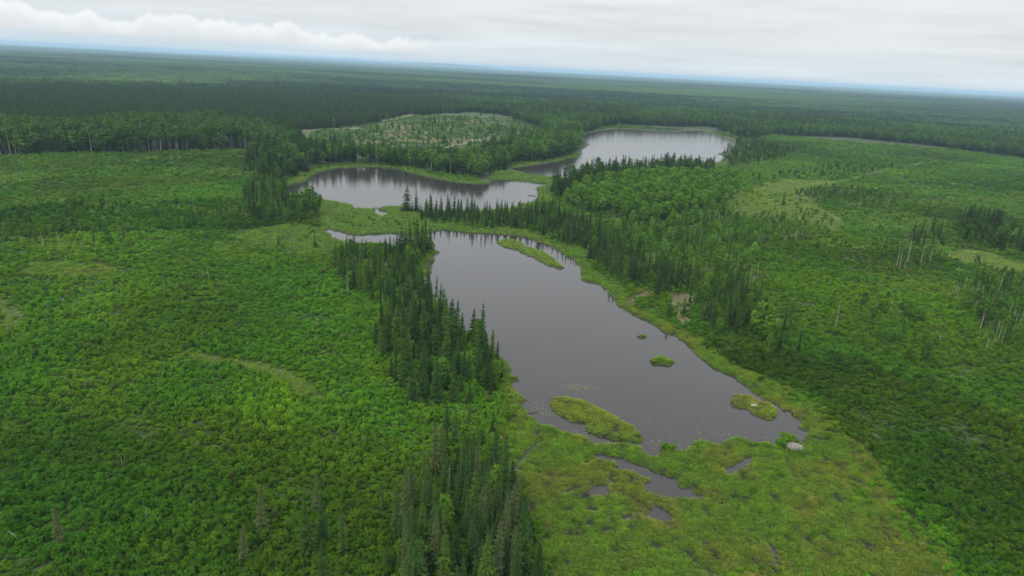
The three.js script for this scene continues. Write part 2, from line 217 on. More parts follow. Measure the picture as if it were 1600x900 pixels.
{
  const xs0 = axis([[12], [112, 0.7, 0.7], [330, 1.2, 6], [900, 6, 20], [60000, 20, 6000]]), xs1 = axis([[12], [-45, 0.7, 0.7], [-200, 1.2, 3], [-900, 3, 20], [-60000, 20, 6000]]);
  const xs = [...xs1.slice(1).reverse(), ...xs0], zs = axis([[60], [-90, 8, 3], [-180, 0.7, 0.7], [-480, 0.8, 2.0], [-900, 2.0, 4.5], [-2200, 4.5, 30], [-70000, 30, 5000]]);
  const nx = xs.length, nz = zs.length, pos = new Float32Array(nx * nz * 3), col = new Float32Array(nx * nz * 3), uv = new Float32Array(nx * nz * 2), idx = [];
  for (let j = 0, k = 0; j < nz; j++) for (let i = 0; i < nx; i++, k++) {
    const x = xs[i], z = zs[j], r = Math.hypot(x, z), c = soil(x, z, r);
    pos.set([x, height(x, z), z], k * 3); col.set(c, k * 3); uv.set([x, -z], k * 2);
    if (i && j) { const a = k - nx - 1, b = k - nx, d = k - 1; idx.push(a, b, d, b, k, d); }
  }
  console.log('ground', nx, nz, idx.length / 3);
  const g = new THREE.BufferGeometry(); g.setAttribute('position', new THREE.BufferAttribute(pos, 3)); g.setAttribute('color', new THREE.BufferAttribute(col, 3)); g.setAttribute('uv', new THREE.BufferAttribute(uv, 2)); g.setIndex(idx); g.computeVertexNormals();
  const m = new THREE.Mesh(g, new THREE.MeshStandardMaterial({ vertexColors: true, map: groundTex, roughness: 1 }));
  m.name = 'ground'; m.userData = { kind: 'structure', label: 'flat boreal lowland of marsh and scrub reaching to the horizon', category: 'ground' }; m.receiveShadow = m.castShadow = true; scene.add(m);
}
// ---------------------------------------------------------------- the lakes
const ripple = (() => {
  const N = 512, d = new Uint8Array(N * N * 4), f = (u, v, sx, sy, k) => { const a = (x, y) => fbm2(x, y, 3, k); return mix(mix(a(u * sx, v * sy), a((u - 1) * sx, v * sy), u), mix(a(u * sx, (v - 1) * sy), a((u - 1) * sx, (v - 1) * sy), u), v); };
  for (let j = 0; j < N; j++) for (let i = 0; i < N; i++) { const o = (j * N + i) * 4, u = i / N, v = j / N, h = 255 * (0.5 * f(u, v, 14, 42, 80) + 0.5 * f(u, v, 40, 90, 90)); d[o] = d[o + 1] = d[o + 2] = h; d[o + 3] = 255; }
  const t = new THREE.DataTexture(d, N, N); t.wrapS = t.wrapT = THREE.RepeatWrapping; t.magFilter = THREE.LinearFilter; t.repeat.set(1 / 14, 1 / 14); t.needsUpdate = true; return t;
})();
function sheet(name, outline, grow, label, category, rough, bump, y = 0) {
  // pushed out under the bank so that the ground itself draws the water's edge
  const n = outline.length; let area = 0; for (let i = 0; i < n; i++) { const a = outline[i], b = outline[(i + 1) % n]; area += a[0] * b[1] - b[0] * a[1]; }
  const s = Math.sign(area), pts = outline.map((q, i) => {
    const a = outline[(i + n - 1) % n], b = outline[(i + 1) % n], e1 = [q[0] - a[0], q[1] - a[1]], e2 = [b[0] - q[0], b[1] - q[1]], l1 = Math.hypot(...e1), l2 = Math.hypot(...e2);
    let nx = e1[1] / l1 + e2[1] / l2, nz = -e1[0] / l1 - e2[0] / l2; const l = Math.hypot(nx, nz) || 1; return new THREE.Vector2(q[0] + s * nx / l * grow, -(q[1] + s * nz / l * grow));
  });
  const g = new THREE.ShapeGeometry(new THREE.Shape(pts)); g.rotateX(-Math.PI / 2);
  const mat = new THREE.MeshPhysicalMaterial({ color: C(0.027, 0.023, 0.022), roughness: rough, ior: 1.333, bumpMap: ripple, bumpScale: bump });
  const m = new THREE.Mesh(g, mat); m.name = name; m.position.y = y; m.userData = { kind: 'structure', label, category }; m.receiveShadow = true; scene.add(m);
}
sheet('lake', nearLake, 1.6, 'near peat-brown lake with grassy islets', 'lake', 0.07, 0.006);
sheet('lake_001', middleLake, 3, 'middle lake with tree reflections along its far shore', 'lake', 0.11, 0.012);
sheet('lake_002', farLake, 6, 'pale farthest lake beyond the dark pine point', 'lake', 0.14, 0.012);
pools.forEach((p, i) => sheet('marsh_pool' + (i ? '_' + String(i).padStart(3, '0') : ''), p, 1.5, ['long bent open channel through the foreground marsh', 'slim pool right of the long marsh channel', 'small round pool left of the long marsh channel', 'arrow shaped pool nearest the camera in the marsh'][i] || 'tiny dark water hole among the sedges', 'pool', 0.04, 0.003, -0.006 - 0.001 * i));
console.log('water');

// ---------------------------------------------------------------- plant shapes
class Tri { constructor() { this.p = []; } t(a, b, c) { this.p.push(...a, ...b, ...c); }
  leaf(c, nrm, s, roll, long = 1.5) {
    const n = nrm.clone().normalize(), u = new THREE.Vector3(n.y + 0.31, n.z, n.x).cross(n).normalize(), v = n.clone().cross(u), cr = Math.cos(roll), sr = Math.sin(roll);
    const a = u.clone().multiplyScalar(cr).addScaledVector(v, sr).multiplyScalar(s * long * 0.5), b = v.clone().multiplyScalar(cr).addScaledVector(u, -sr).multiplyScalar(s * 0.5);
    const P = (m, q) => [c.x + a.x * m + b.x * q, c.y + a.y * m + b.y * q, c.z + a.z * m + b.z * q];
    this.t(P(-1, 0), P(0.1, -1), P(1, 0)); this.t(P(-1, 0), P(1, 0), P(0.1, 1));
  }
  stick(a, b, ra, rb, n = 5) {
    const d = new THREE.Vector3(b[0] - a[0], b[1] - a[1], b[2] - a[2]).normalize(), u = new THREE.Vector3(0.3, 0.1, 1).cross(d).normalize(), v = d.clone().cross(u);
    const ring = (c, r, k) => { const t = k / n * Math.PI * 2, x = Math.cos(t) * r, y = Math.sin(t) * r; return [c[0] + u.x * x + v.x * y, c[1] + u.y * x + v.y * y, c[2] + u.z * x + v.z * y]; };
    for (let k = 0; k < n; k++) { const A = ring(a, ra, k), B = ring(a, ra, k + 1), D = ring(b, rb, k), E = ring(b, rb, k + 1); this.t(A, D, B); this.t(B, D, E); if (rb > 0.0001) this.t(b, E, D); }
  }
  geo() { const g = new THREE.BufferGeometry(); g.setAttribute('position', new THREE.Float32BufferAttribute(this.p, 3)); g.computeVertexNormals(); return g; } }
const V = (x, y, z) => new THREE.Vector3(x, y, z);

function spruce(seed, R0 = 0.135, whorls = 17, arms = 8, ragged = 0.25, bare = 0.07, round = 0.85) {
  const q = rng(seed), cr = new Tri(), wd = new Tri();
  wd.stick([0, -0.03, 0], [0, 0.9, 0], 0.012, 0.003, 6);
  const tiers = Math.round(whorls * 1.45);
  for (let w = 0; w < tiers; w++) {
    const f = (w + q() * 0.6) / tiers, t = bare + (1 - bare - 0.015) * (1 - Math.pow(1 - f, 1.25)), rr = R0 * Math.pow(1 - t, round) * (1 - ragged * q()) + 0.012, n = Math.max(5, Math.round(arms * (0.5 + 0.65 * (1 - t)))), off = q() * 6.3;
    for (let k = 0; k < n; k++) {
      if (q() < ragged * 0.35) continue;
      const a = off + (k + 0.5 * (q() - 0.5)) / n * Math.PI * 2, L = rr * (0.75 + 0.4 * q()), dx = Math.cos(a), dz = Math.sin(a), droop = 0.34 + 0.3 * q() - 0.25 * t * t, wv = L * (0.27 + 0.12 * q());
      const at = (s, side, dy) => [dx * L * s - dz * side, t - droop * L * s * (1.25 - 0.45 * s) + dy, dz * L * s + dx * side];
      const A = at(0.04, 0, 0.006), B = at(0.45, 0, 0.006), T = at(1, 0, 0), l1 = at(0.36, -wv, -0.014), r1 = at(0.36, wv, -0.014), l2 = at(0.78, -wv * 0.75, -0.012), r2 = at(0.78, wv * 0.75, -0.012), n1 = at(0.55, -wv * 0.35, -0.003), n2_ = at(0.55, wv * 0.35, -0.003);
      cr.t(A, l1, B); cr.t(A, B, r1); cr.t(B, l2, T); cr.t(B, T, r2); cr.t(l1, n1, B); cr.t(r1, B, n2_);
    }
  }
  cr.stick([0, 0.9, 0], [0, 1.0, 0], 0.009, 0, 4);
  return { crown: cr.geo(), wood: wd.geo() };
}
function broad(seed, { rx = 0.19, cy = 0.64, ry = 0.34, clumps = 18, leaves = 34, size = 0.04, trunk = 0.011, lean = 0.02 } = {}) {
  const q = rng(seed), cr = new Tri(), wd = new Tri(), top = [lean * (q() - 0.5) * 2, cy + ry * 0.55, lean * (q() - 0.5) * 2], mid = [top[0] * 0.3, cy - ry * 0.5, top[2] * 0.3];
  wd.stick([0, -0.03, 0], mid, trunk, trunk * 0.75, 6); wd.stick(mid, top, trunk * 0.75, trunk * 0.25, 5);
  for (let c = 0; c < clumps; c++) {
    const a = c * 2.4 + q(), yy = 1 - 2 * (c + 0.5) / clumps, rad = Math.sqrt(1 - yy * yy) * (0.45 + 0.5 * q());
    const tap = yy > 0 ? 1 - 0.35 * yy : 1, cx = Math.cos(a) * rad * rx * tap, cz = Math.sin(a) * rad * rx * tap, cyy = cy + yy * ry * 0.85, cr_ = (0.06 + 0.05 * q()) * (rx / 0.19);
    if (c % 3 === 0) wd.stick([top[0] * (cyy - 0.1), Math.max(mid[1] * 0.8, cyy - 0.1), top[2] * (cyy - 0.1)], [cx * 0.8, cyy, cz * 0.8], trunk * 0.4, trunk * 0.12, 4);
    for (let l = 0; l < leaves; l++) {
      const d = V(q() * 2 - 1, q() * 2 - 0.75, q() * 2 - 1).normalize(), s = cr_ * (0.55 + 0.5 * q());
      cr.leaf(V(cx + d.x * s, cyy + d.y * s * 0.85, cz + d.z * s), d.clone().add(V(q() - 0.5, q() * 0.9, q() - 0.5)), size * (0.7 + 0.6 * q()), q() * 6.3);
    }
  }
  return { crown: cr.geo(), wood: wd.geo() };
}
function shrub(seed, tall = 1) {
  const q = rng(seed), cr = new Tri(), wd = new Tri(), n = 6;
  for (let c = 0; c < n; c++) {
    const a = c * 2.4 + q(), rad = c ? 0.3 + 0.35 * q() : 0, cx = Math.cos(a) * rad, cz = Math.sin(a) * rad, cy = (0.45 + 0.4 * q() + (c ? 0 : 0.15)) * tall, s0 = 0.32 + 0.14 * q();
    wd.stick([cx * 0.2, -0.1, cz * 0.2], [cx, cy, cz], 0.025, 0.01, 3);
    for (let l = 0; l < 30; l++) {
      const d = V(q() * 2 - 1, q() * 2 - 0.7, q() * 2 - 1).normalize(), s = s0 * (0.55 + 0.5 * q());
      cr.leaf(V(cx + d.x * s, Math.max(0.03, cy + d.y * s * (0.8 + 0.3 * tall)), cz + d.z * s), d.clone().add(V(q() - 0.5, q() * 0.9, q() - 0.5)), 0.2 * (0.7 + 0.7 * q()), q() * 6.3, 1.6);
    }
  }
  return { crown: cr.geo(), wood: wd.geo() };
}
function tuft(seed, blades = 18) {
  const q = rng(seed), t = new Tri();
  for (let k = 0; k < blades; k++) { const a = q() * 6.3, r = q() * 0.34, x = Math.cos(a) * r, z = Math.sin(a) * r, l = 0.5 + 0.5 * q(), o = 0.15 + 0.35 * q(), b = q() * 6.3, w = 0.035 + 0.03 * q(), ux = Math.cos(b), uz = Math.sin(b);
    const tip = [x + Math.cos(a) * o, l, z + Math.sin(a) * o], m = [x + Math.cos(a) * o * 0.3, l * 0.6, z + Math.sin(a) * o * 0.3];
    t.t([x - ux * w, -0.1, z - uz * w], [x + ux * w, -0.1, z + uz * w], m); t.t([m[0] - ux * w, m[1], m[2] - uz * w], [m[0] + ux * w, m[1], m[2] + uz * w], tip); }
  return t.geo();
}
function canopy(seed, conifers, side = 24, n = 34) {   // a patch of far forest: many small crowns
  const q = rng(seed), t = new Tri();
  for (let k = 0; k < n; k++) {
    const x = (q() - 0.5) * side, z = (q() - 0.5) * side;
    if (q() < conifers) { const h = 9 + 7 * q(), r = 1.6 + 1.0 * q(), m = 6; for (let i = 0; i < m; i++) { const a = i / m * 6.283 + q() * 0.3, b = (i + 1) / m * 6.283; for (const [y0, y1, rr] of [[1, h * 0.72, r], [h * 0.42, h, r * 0.62]]) t.t([x + Math.cos(b) * rr, y0, z + Math.sin(b) * rr], [x + Math.cos(a) * rr, y0 + q(), z + Math.sin(a) * rr], [x, y1, z]); } }
    else { const g = new THREE.IcosahedronGeometry(1, 1), p = g.attributes.position, h = 9 + 4 * q(), r = 2.1 + 1.3 * q(), s = q() * 50; for (let i = 0; i < p.count; i++) { const v = V(p.getX(i), p.getY(i), p.getZ(i)), k2 = 0.72 + 0.6 * n3(v.x * 2 + s, v.y * 2 + s, v.z * 2); p.setXYZ(i, x + v.x * r * k2, h - r * 0.6 + v.y * r * 1.25 * k2, z + v.z * r * k2); } t.p.push(...p.array); }
  }
  return t.geo();
}
const both = (s) => { const g = mergeGeometries([s.crown, s.wood], true); return g; };
const shapes = {
  spruce: [spruce(1, 0.18, 15, 11, 0.35, 0.05, 0.75), spruce(2, 0.16, 16, 10, 0.42, 0.1, 0.7), spruce(3, 0.20, 14, 12, 0.32, 0.05, 0.75), spruce(4, 0.13, 17, 8, 0.55, 0.16, 0.6), spruce(5, 0.23, 13, 12, 0.3, 0.04, 0.8)],
  tamarack: [spruce(11, 0.13, 20, 9, 0.45, 0.12, 0.65), spruce(12, 0.115, 22, 9, 0.4, 0.1, 0.6), spruce(13, 0.145, 18, 9, 0.5, 0.2, 0.65)],
  broad: [broad(21), broad(22, { rx: 0.16, cy: 0.66, ry: 0.33 }), broad(23, { rx: 0.24, cy: 0.58, ry: 0.42, clumps: 24, size: 0.045 }), broad(24, { rx: 0.13, cy: 0.70, ry: 0.29, clumps: 15 })],
  birch: [broad(31, { rx: 0.12, cy: 0.76, ry: 0.22, clumps: 14, size: 0.034, trunk: 0.0085, lean: 0.06 }), broad(32, { rx: 0.10, cy: 0.78, ry: 0.21, clumps: 12, size: 0.032, trunk: 0.007, lean: 0.08 }), broad(33, { rx: 0.085, cy: 0.74, ry: 0.24, clumps: 9, leaves: 22, size: 0.03, trunk: 0.0085, lean: 0.07 })],
  shrub: [shrub(41), shrub(42, 1.25), shrub(43, 0.9), shrub(44, 1.6)],
};
console.log('shapes', shapes.spruce[0].crown.attributes.position.count / 3, shapes.broad[0].crown.attributes.position.count / 3, shapes.shrub[0].crown.attributes.position.count / 3);

// ---------------------------------------------------------------- where each plant stands
const trees = [];       // {kind, v, x, z, h, w, rot, tint, stand, label}
const occupied = new Map(), cellKey = (x, z) => Math.floor(x / 3) * 100003 + Math.floor(z / 3);
const near = (x, z, d) => { for (let i = -1; i <= 1; i++) for (let j = -1; j <= 1; j++) for (const [a, b] of occupied.get(cellKey(x + i * 3, z + j * 3)) || []) if (Math.hypot(a - x, b - z) < d) return true; return false; };
const occupy = (x, z) => { const k = cellKey(x, z); if (!occupied.has(k)) occupied.set(k, []); occupied.get(k).push([x, z]); };
function addTree(kind, x, z, h, o = {}) { trees.push({ kind, x, z, h, v: o.v ?? 0, w: o.w ?? 1, rot: o.rot ?? 0, tint: o.tint ?? [1, 1, 1], stand: o.stand, label: o.label, name: o.name, mat: o.mat }); occupy(x, z); }
const pickKind = (q, mixOf) => { let t = q(); for (const [k, w] of mixOf) { if ((t -= w) < 0) return k; } return mixOf[0][0]; };
function stand(id, outline, spacing, hs, mixOf, { dense = 1, tint = 1, edge = 0.8, keep } = {}) {
  const P = withBox(outline), q = rng(1000 + stand.n++ * 77), [a, b, c, d] = P.b;
  for (let x = a; x < b; x += spacing) for (let z = c; z < d; z += spacing) {
    const X = x + q() * spacing, Zz = z + q() * spacing, u = q(), hh = q(), vv = q(), ww = q(), rr = q(), tt = q(), kk = pickKind(q, mixOf);
    if (u > dense || !inside(P, X, Zz) || shore(X, Zz, 12) < edge + 1.5 || near(X, Zz, spacing * 0.5) || (keep && !keep(X, Zz, u))) continue; if (id === 'far shore' && X < 0 && kk !== 'spruce') continue;
    const n = shapes[kk].length, patch = 0.66 + 0.42 * fbm2(X / 14, Zz / 14, 2, 88), h = mix(hs[0], hs[1], Math.pow(hh, 1.2)) * patch * (kk === 'broad' ? 0.85 : 1), t = tint * (0.6 + 0.8 * tt), warm = q();
    addTree(kk, X, Zz, h, { v: id === 'hill' && kk === 'broad' ? (vv < 0.5 ? 0 : 2) : Math.floor(vv * n), w: (0.85 + 0.35 * ww) * (id === 'hill' ? 1.2 : 1), rot: rr * 6.28, tint: [t * (0.9 + 0.25 * warm), t, t * (0.9 + 0.3 * (1 - warm))], stand: id });
  }
}
stand.n = 0;
// single trees that catch the eye come first so that the stands leave room for them
const singles = [
  ['spruce', [[-55.7,-341.9,13]][0], 4, 1.6, 'lone broad spruce on the point by the middle lake'],
  ['spruce', [[-7.5,-171.3,12]][0], 1, 0.95, 'tallest spruce at the tip of the left shore stand, against the lake'],
  ['spruce', [[-24.1,-206.2,8.2]][0], 3, 1.0, 'slim spruce rising against the water near the inlet bend'],
  ['spruce', [[154.7,-394.4,9]][0], 4, 1.0, 'lone dark spruce in the yellow meadow beside the track'],
  ['spruce', [[49,-200,7.1]][0], 4, 1.1, 'dark spruce between pale bare patches on the right shore'],
  ['spruce', [[54.6,-203.7,6.4]][0], 2, 0.9, 'slim spruce right of the pale bare patch on the shore'],
  ['spruce', [[97,-333.4,8.7]][0], 3, 1.2, 'single dark spruce among pale aspens near the meadow'],
  ['spruce', [[-78.8,-261.8,6.9]][0], 2, 1.0, 'small lone spruce below the inlet pond in the grass'],
  ['spruce', [[-93.5,-261.8,4.8]][0], 2, 1.1, 'short dark spruce left of the bare snag by the inlet grass'],
  ['spruce', [[-169.6,-254,12]][0], 4, 1.0, 'tall ragged dark spruce standing in the left scrub'],
  ['spruce', [[-21.3,-135.7,6.3]][0], 4, 1.1, 'pale green young spruce at the front of the left stand'],
  ['broad', [[72.9,-184.4,11.7]][0], 2, 1.3, 'bright green round birch on the right shore above the willows'],
  ['broad', [[-8.7,-91.9,7.1]][0], 2, 0.9, 'bright green birch among the grey tamaracks, lower centre'],
  ['broad', [[-11.4,-82.1,5.9]][0], 0, 1.2, 'leafy green tree at the bottom edge below the tamaracks'],
  ['broad', [[-98.3,-318.6,13.5]][0], 2, 1.2, 'large rounded leafy tree on the middle lake left bank'],
  ['broad', [[-71.5,-82.6,4.8]][0], 0, 1.0, 'leafy tree with pale leaning trunk at lower left'],
  ['tamarack', [[-63.9,-82.3,6.9]][0], 0, 1.2, 'grey ragged tamarack standing alone at lower left'],
  ['tamarack', [[-36.6,-87.9,8.3]][0], 1, 1.2, 'grey ragged tamarack left of the lower stand'],
  ['tamarack', [[-29.9,-94,7.5]][0], 0, 1.1, 'slim pale tamarack between scrub and lower stand'],
  ['tamarack', [[-36.7,-81.2,6.7]][0], 2, 1.1, 'half dead pale tamarack at the bottom edge'],
];
for (const [k, [x, z, h], v, w, label] of singles) addTree(k, x, z, h, { v, w, rot: x, stand: 'single', label, mat: label.startsWith('pale green') ? 2 : label.startsWith('bright') ? 2 : undefined });
const S = [['spruce', 0.93], ['broad', 0.07]];
stand('left shore', [[-36.9,-186.8],[-30.3,-205.2],[-28,-215.4],[-20.9,-194.7],[-13.6,-181.4],[-7.9,-172.2],[-3.8,-164.9],[-0.4,-152],[-1.9,-139.1],[-12.7,-134.3],[-21,-133.4],[-29.5,-148.6],[-35.7,-167.5]], 2.5, [5, 13.5], [['spruce', 0.88], ['broad', 0.12]], { dense: 0.92 });
stand('inlet point', [[-66.5,-241.7],[-63.9,-255],[-51.8,-263.3],[-42.5,-269.3],[-35.7,-272.8],[-31.6,-265.4],[-32.6,-249.9],[-32.2,-233.1],[-29.7,-218.6],[-32.3,-204.9],[-39.1,-197.7],[-48,-202.4],[-58.8,-220.8]], 2.9, [5, 11], [['spruce', 0.85], ['broad', 0.15]], { dense: 0.62 });
stand('inlet point tip', [[-47.5,-256.3],[-42.8,-271.3],[-37.3,-276.8],[-30.6,-265.6],[-32.9,-251.7],[-39,-246.9]], 2.8, [10, 14.5], [['spruce', 1]], { dense: 0.9 });
stand('lower', [[-11.1,-108.5],[-6.6,-111],[1.9,-103.7],[4.7,-91.1],[6.1,-76.5],[-11.7,-75.3],[-16.6,-82.4],[-16.8,-94.2],[-16.1,-103.1]], 2.0, [6, 13.5], [['tamarack', 0.6], ['spruce', 0.36], ['broad', 0.04]], { dense: 0.85 });
stand('lower', [[-12.4,-131.4],[-4.3,-135.2],[0.3,-122.1],[1.8,-110.7],[-5.4,-111.1],[-11.1,-108.5],[-14.7,-118.1]], 4.2, [4, 9], [['spruce', 0.6], ['tamarack', 0.2], ['broad', 0.2]], { dense: 0.7 });
stand('lower edge', [[-29.8,-74.1],[-31.3,-84],[-19.5,-97.4],[-14.8,-82.5],[-11.7,-75.3]], 4.0, [5, 10], [['spruce', 0.5], ['tamarack', 0.3], ['broad', 0.2]], { dense: 0.4 });
stand('far shore', [[-54.1,-342.3],[-37.7,-341.6],[-15,-344.2],[14.6,-346.8],[31.4,-329.6],[43.8,-290.3],[54.6,-257.3],[68.6,-242.9],[81.2,-237.2],[82.6,-210.3],[74.1,-188],[60.4,-186.2],[56.6,-197.7],[51.8,-218.2],[44.7,-227.4],[36.6,-243.7],[29.2,-267.4],[21.2,-286.8],[10.3,-299.6],[-7.2,-307.1],[-25.2,-310.8],[-44.5,-320.2]], 3.0, [5.5, 12], [['spruce', 0.9], ['broad', 0.1]], { dense: 0.9, keep: (x, z) => !inside(Z.bareShore, x, z) && !inside(Z.bareShoreTwo, x, z) && !inside(Z.marsh, x, z) });
stand('hill', [[26.2,-377.4],[37.6,-408.6],[62,-433.7],[102.1,-471.3],[144,-479],[135.8,-421.3],[114,-371.6],[83.6,-344.9],[59.5,-318.1],[49.7,-336.9],[31.4,-351]], 4.2, [9, 15], [['broad', 0.95], ['spruce', 0.05]], { dense: 0.9, tint: 1.5 });
stand('pine point', [[21.5,-421.6],[39.6,-462.2],[68.6,-485.8],[124.3,-533],[155.7,-558],[153.2,-529.7],[114.2,-486.3],[83,-462.7],[48.9,-425.2],[29.5,-402],[22.7,-396]], 3.6, [13, 20], [['spruce', 0.86], ['broad', 0.14]], { dense: 0.9, tint: 0.85 });
stand('slope', [[49.3,-333.8],[59.3,-316.8],[82.9,-341.7],[113,-368],[119,-353.3],[107.8,-297.8],[88.7,-246.4],[69.4,-246.2],[55.3,-261],[45.3,-291.8]], 3.9, [5.5, 9.5], [['broad', 0.5], ['birch', 0.38], ['spruce', 0.12]], { dense: 0.82, tint: 1.5 });
stand('aspen grove', [[111.8,-329.8],[132.5,-353.4],[166.1,-361.3],[156.1,-330.1],[131.8,-300.4],[105.9,-291.9]], 4.0, [6, 9], [['birch', 0.95], ['broad', 0.05]], { dense: 0.7, tint: 1.2 });
stand('meadow grove', [[176.2,-439.1],[203.9,-461.1],[231.3,-464.1],[247.7,-445.5],[228,-415.2],[194.6,-410.5],[169.5,-415.9]], 4.5, [6, 9], [['birch', 0.8], ['broad', 0.2]], { dense: 0.7 });
stand('right grey', [[157.8,-235.1],[183.3,-262.7],[185.6,-250.8],[198.3,-241.5],[148.7,-173.9],[139.7,-176.2],[140.2,-191],[147.3,-213.8]], 3.2, [7, 12], [['birch', 0.6], ['tamarack', 0.2], ['broad', 0.2]], { dense: 0.6 });
stand('right dark', [[219.5,-338.5],[239.1,-362.8],[252,-351],[253.4,-333.8],[257.7,-322.3],[241.2,-299.9],[224.8,-309.9],[212.6,-319.2]], 4, [8, 12], [['broad', 0.6], ['spruce', 0.4]], { dense: 0.8, tint: 0.8 });
stand('right dark tip', [[230.2,-354.8],[245.7,-373.6],[263.5,-368.3],[260.5,-358.6],[228.9,-346]], 3.2, [10, 14], [['spruce', 1]], { dense: 0.9, tint: 0.8 });
stand('right trio', [[188.8,-320.4],[206.4,-341.1],[215.7,-340.4],[202.3,-314.7],[188.2,-308.4]], 4.2, [8, 12], [['spruce', 0.8], ['broad', 0.2]], { dense: 0.6 });
stand('right shore', [[69.5,-191.5],[81.5,-204.2],[85.7,-193.7],[80,-173.9],[67.1,-172.2]], 5, [6, 10], [['broad', 0.6], ['spruce', 0.4]], { dense: 0.7, tint: 0.85 });
stand('right mid', [[109.8,-208.3],[131.5,-230.9],[127.8,-199.6],[116.5,-170],[99.3,-160.1],[96.8,-176]], 5, [5, 9], [['broad', 1]], { dense: 0.55, tint: 0.95 });
stand('pond bank', [[-145.3,-371.8],[-136.7,-382.8],[-114.3,-357.4],[-102,-350],[-92.1,-317.2],[-96.3,-299.6],[-113.2,-298.2],[-127.1,-315.8],[-141.9,-349.7]], 4.0, [7, 12], [['broad', 0.55], ['spruce', 0.35], ['birch', 0.1]], { dense: 0.8, tint: 0.85 });
stand('left corner', [[-203,-524.8],[-183.8,-533.2],[-148.5,-467.4],[-141.8,-408.6],[-150.9,-391.6],[-170.2,-422]], 5, [9, 15], [['broad', 0.5], ['spruce', 0.5]], { dense: 0.85, tint: 0.85 });
stand('left scrub', [[-212,-272.4],[-191.3,-290],[-160.7,-307.3],[-123,-316.9],[-112.7,-305.1],[-142,-269.7],[-166.2,-249.7],[-183.9,-233.9]], 8, [4, 8], [['broad', 0.7], ['birch', 0.15], ['spruce', 0.15]], { dense: 0.5, tint: 0.8 });
stand('left birches', [[-180.9,-234.5],[-174.5,-255.1],[-144,-258.5],[-131.7,-244.3],[-155,-231.7],[-170.8,-222]], 6, [6, 10], [['birch', 0.5], ['broad', 0.3], ['tamarack', 0.2]], { dense: 0.5 });
stand('shore back', [[187,-678],[290.7,-914.9],[298.4,-839.2],[279.1,-706.3],[218,-603.7],[180.3,-589.7]], 6, [7, 12], [['broad', 0.6], ['spruce', 0.4]], { dense: 0.6, tint: 0.75 });
stand('hedge line', [[145.7,-485.1],[185,-521.2],[242.9,-581.7],[320,-641.6],[349.7,-619.5],[274.8,-557.4],[210,-523.2],[165.1,-474.8]], 6, [4, 8], [['broad', 0.85], ['spruce', 0.15]], { dense: 0.5, tint: 0.75 });
stand('cut trees', [[-185,-568.1],[-161.1,-693.7],[-96.1,-928.5],[-11.7,-963.4],[27.6,-797.3],[-5.8,-591.8],[-54.4,-531],[-121,-519.6]], 10, [6, 13], [['spruce', 0.35], ['birch', 0.4], ['broad', 0.25]], { dense: 0.55 });
stand('cutover front', [[-115,-493.2],[-84.6,-534.3],[-52.9,-516.9],[-17.3,-605.3],[24.8,-699.5],[58.7,-722.2],[51.6,-625.4],[26.7,-579.1],[-4.9,-535.2],[-21.2,-464.4],[-47.6,-467],[-77.1,-487.3]], 6.5, [6, 13], [['spruce', 0.45], ['broad', 0.35], ['birch', 0.2]], { dense: 0.75, tint: 0.85 });
console.log('stand trees', trees.length);

// woods behind the open land, tree by tree as far as trees can be told apart, then canopy patches
const L0 = R(46);
function polar(r0, r1, step, seed, cb) {
  const q = rng(seed); let r = r0;
  while (r < r1) { const s = step(r); for (let a = -L0; a < L0; a += s / r) { const rr = r + q() * s, aa = a + q() * s / r; cb(Math.sin(aa) * rr, -Math.cos(aa) * rr, rr, q); } r += s; }
}
const woods = { spruce: [], broad: [], birch: [] }, patches = [[], [], []];
const lakeFront = withBox([[-144.5,-405.3],[-136.6,-471.8],[-117.9,-506],[-80.2,-506.5],[-48.8,-478.6],[-20.7,-453.5],[-9.5,-519.1],[-46.1,-549.8],[-100.7,-569.2],[-161.7,-560.3],[-185,-508.6]]);
const bandBirch = withBox([[-351.3,-429.9],[-280.6,-476.2],[-203.6,-532.9],[-222.2,-590.2],[-275.7,-618.7],[-331.9,-566.4],[-401.1,-493.3]]);
polar(400, 1500, (r) => 3.6 + 1.6 * sm(500, 1500, r), 501, (x, z, r, q) => {
  const u = q(), u2 = q(), u3 = q(), u4 = q();
  if (inside(openLand, x, z) || inside(Z.cutover, x, z) || trail(x, z) < 3 || shore(x, z, 20) < 6) return;
  if (inside(lakeFront, x, z) && u4 < 0.72) return;
  const wob = (k) => 60 * (fbm2(x / 45, z / 45, 3, k) - 0.5), pl = inside(plantation, x + wob(341), z + wob(345) * 2), bb = inside(bandBirch, x, z), dark = fbm2(x / 130, z / 130, 3, 301), tone = fbm2(x / 60, z / 60, 2, 305);
  let kind, h, t;
  if (bb) { kind = u < (x / z > 0.584 ? 0.3 : 0.75) ? 'birch' : u < (x / z > 0.584 ? 0.62 : 0.93) ? 'broad' : 'spruce'; h = ((kind === 'birch' ? 13 : 8) + 7 * u2) * (0.75 + 0.55 * tone); t = 0.8 + 0.3 * u3; }
  else if (pl) { if (u > 0.9) return; kind = 'spruce'; h = 9 + 3.5 * u2; t = 0.5 + 0.9 * u3; }
  else { const c = sm(0.36, 0.68, dark); kind = u < 0.12 + 0.6 * c ? 'spruce' : u < 0.86 ? 'broad' : 'birch'; h = (kind === 'spruce' ? 11 + 6 * u2 : 9 + 5 * u2) * (0.85 + 0.3 * tone); t = 0.6 + 0.75 * u3 + 0.5 * (tone - 0.5); if (u4 < 0.06) return; }
  woods[kind].push([x, height(x, z) - 0.2, z, h, 1.05 + 0.4 * u4, u2 * 6.28, [t * (0.95 + 0.15 * u3), t, t], Math.floor(u3 * 97)]);
});
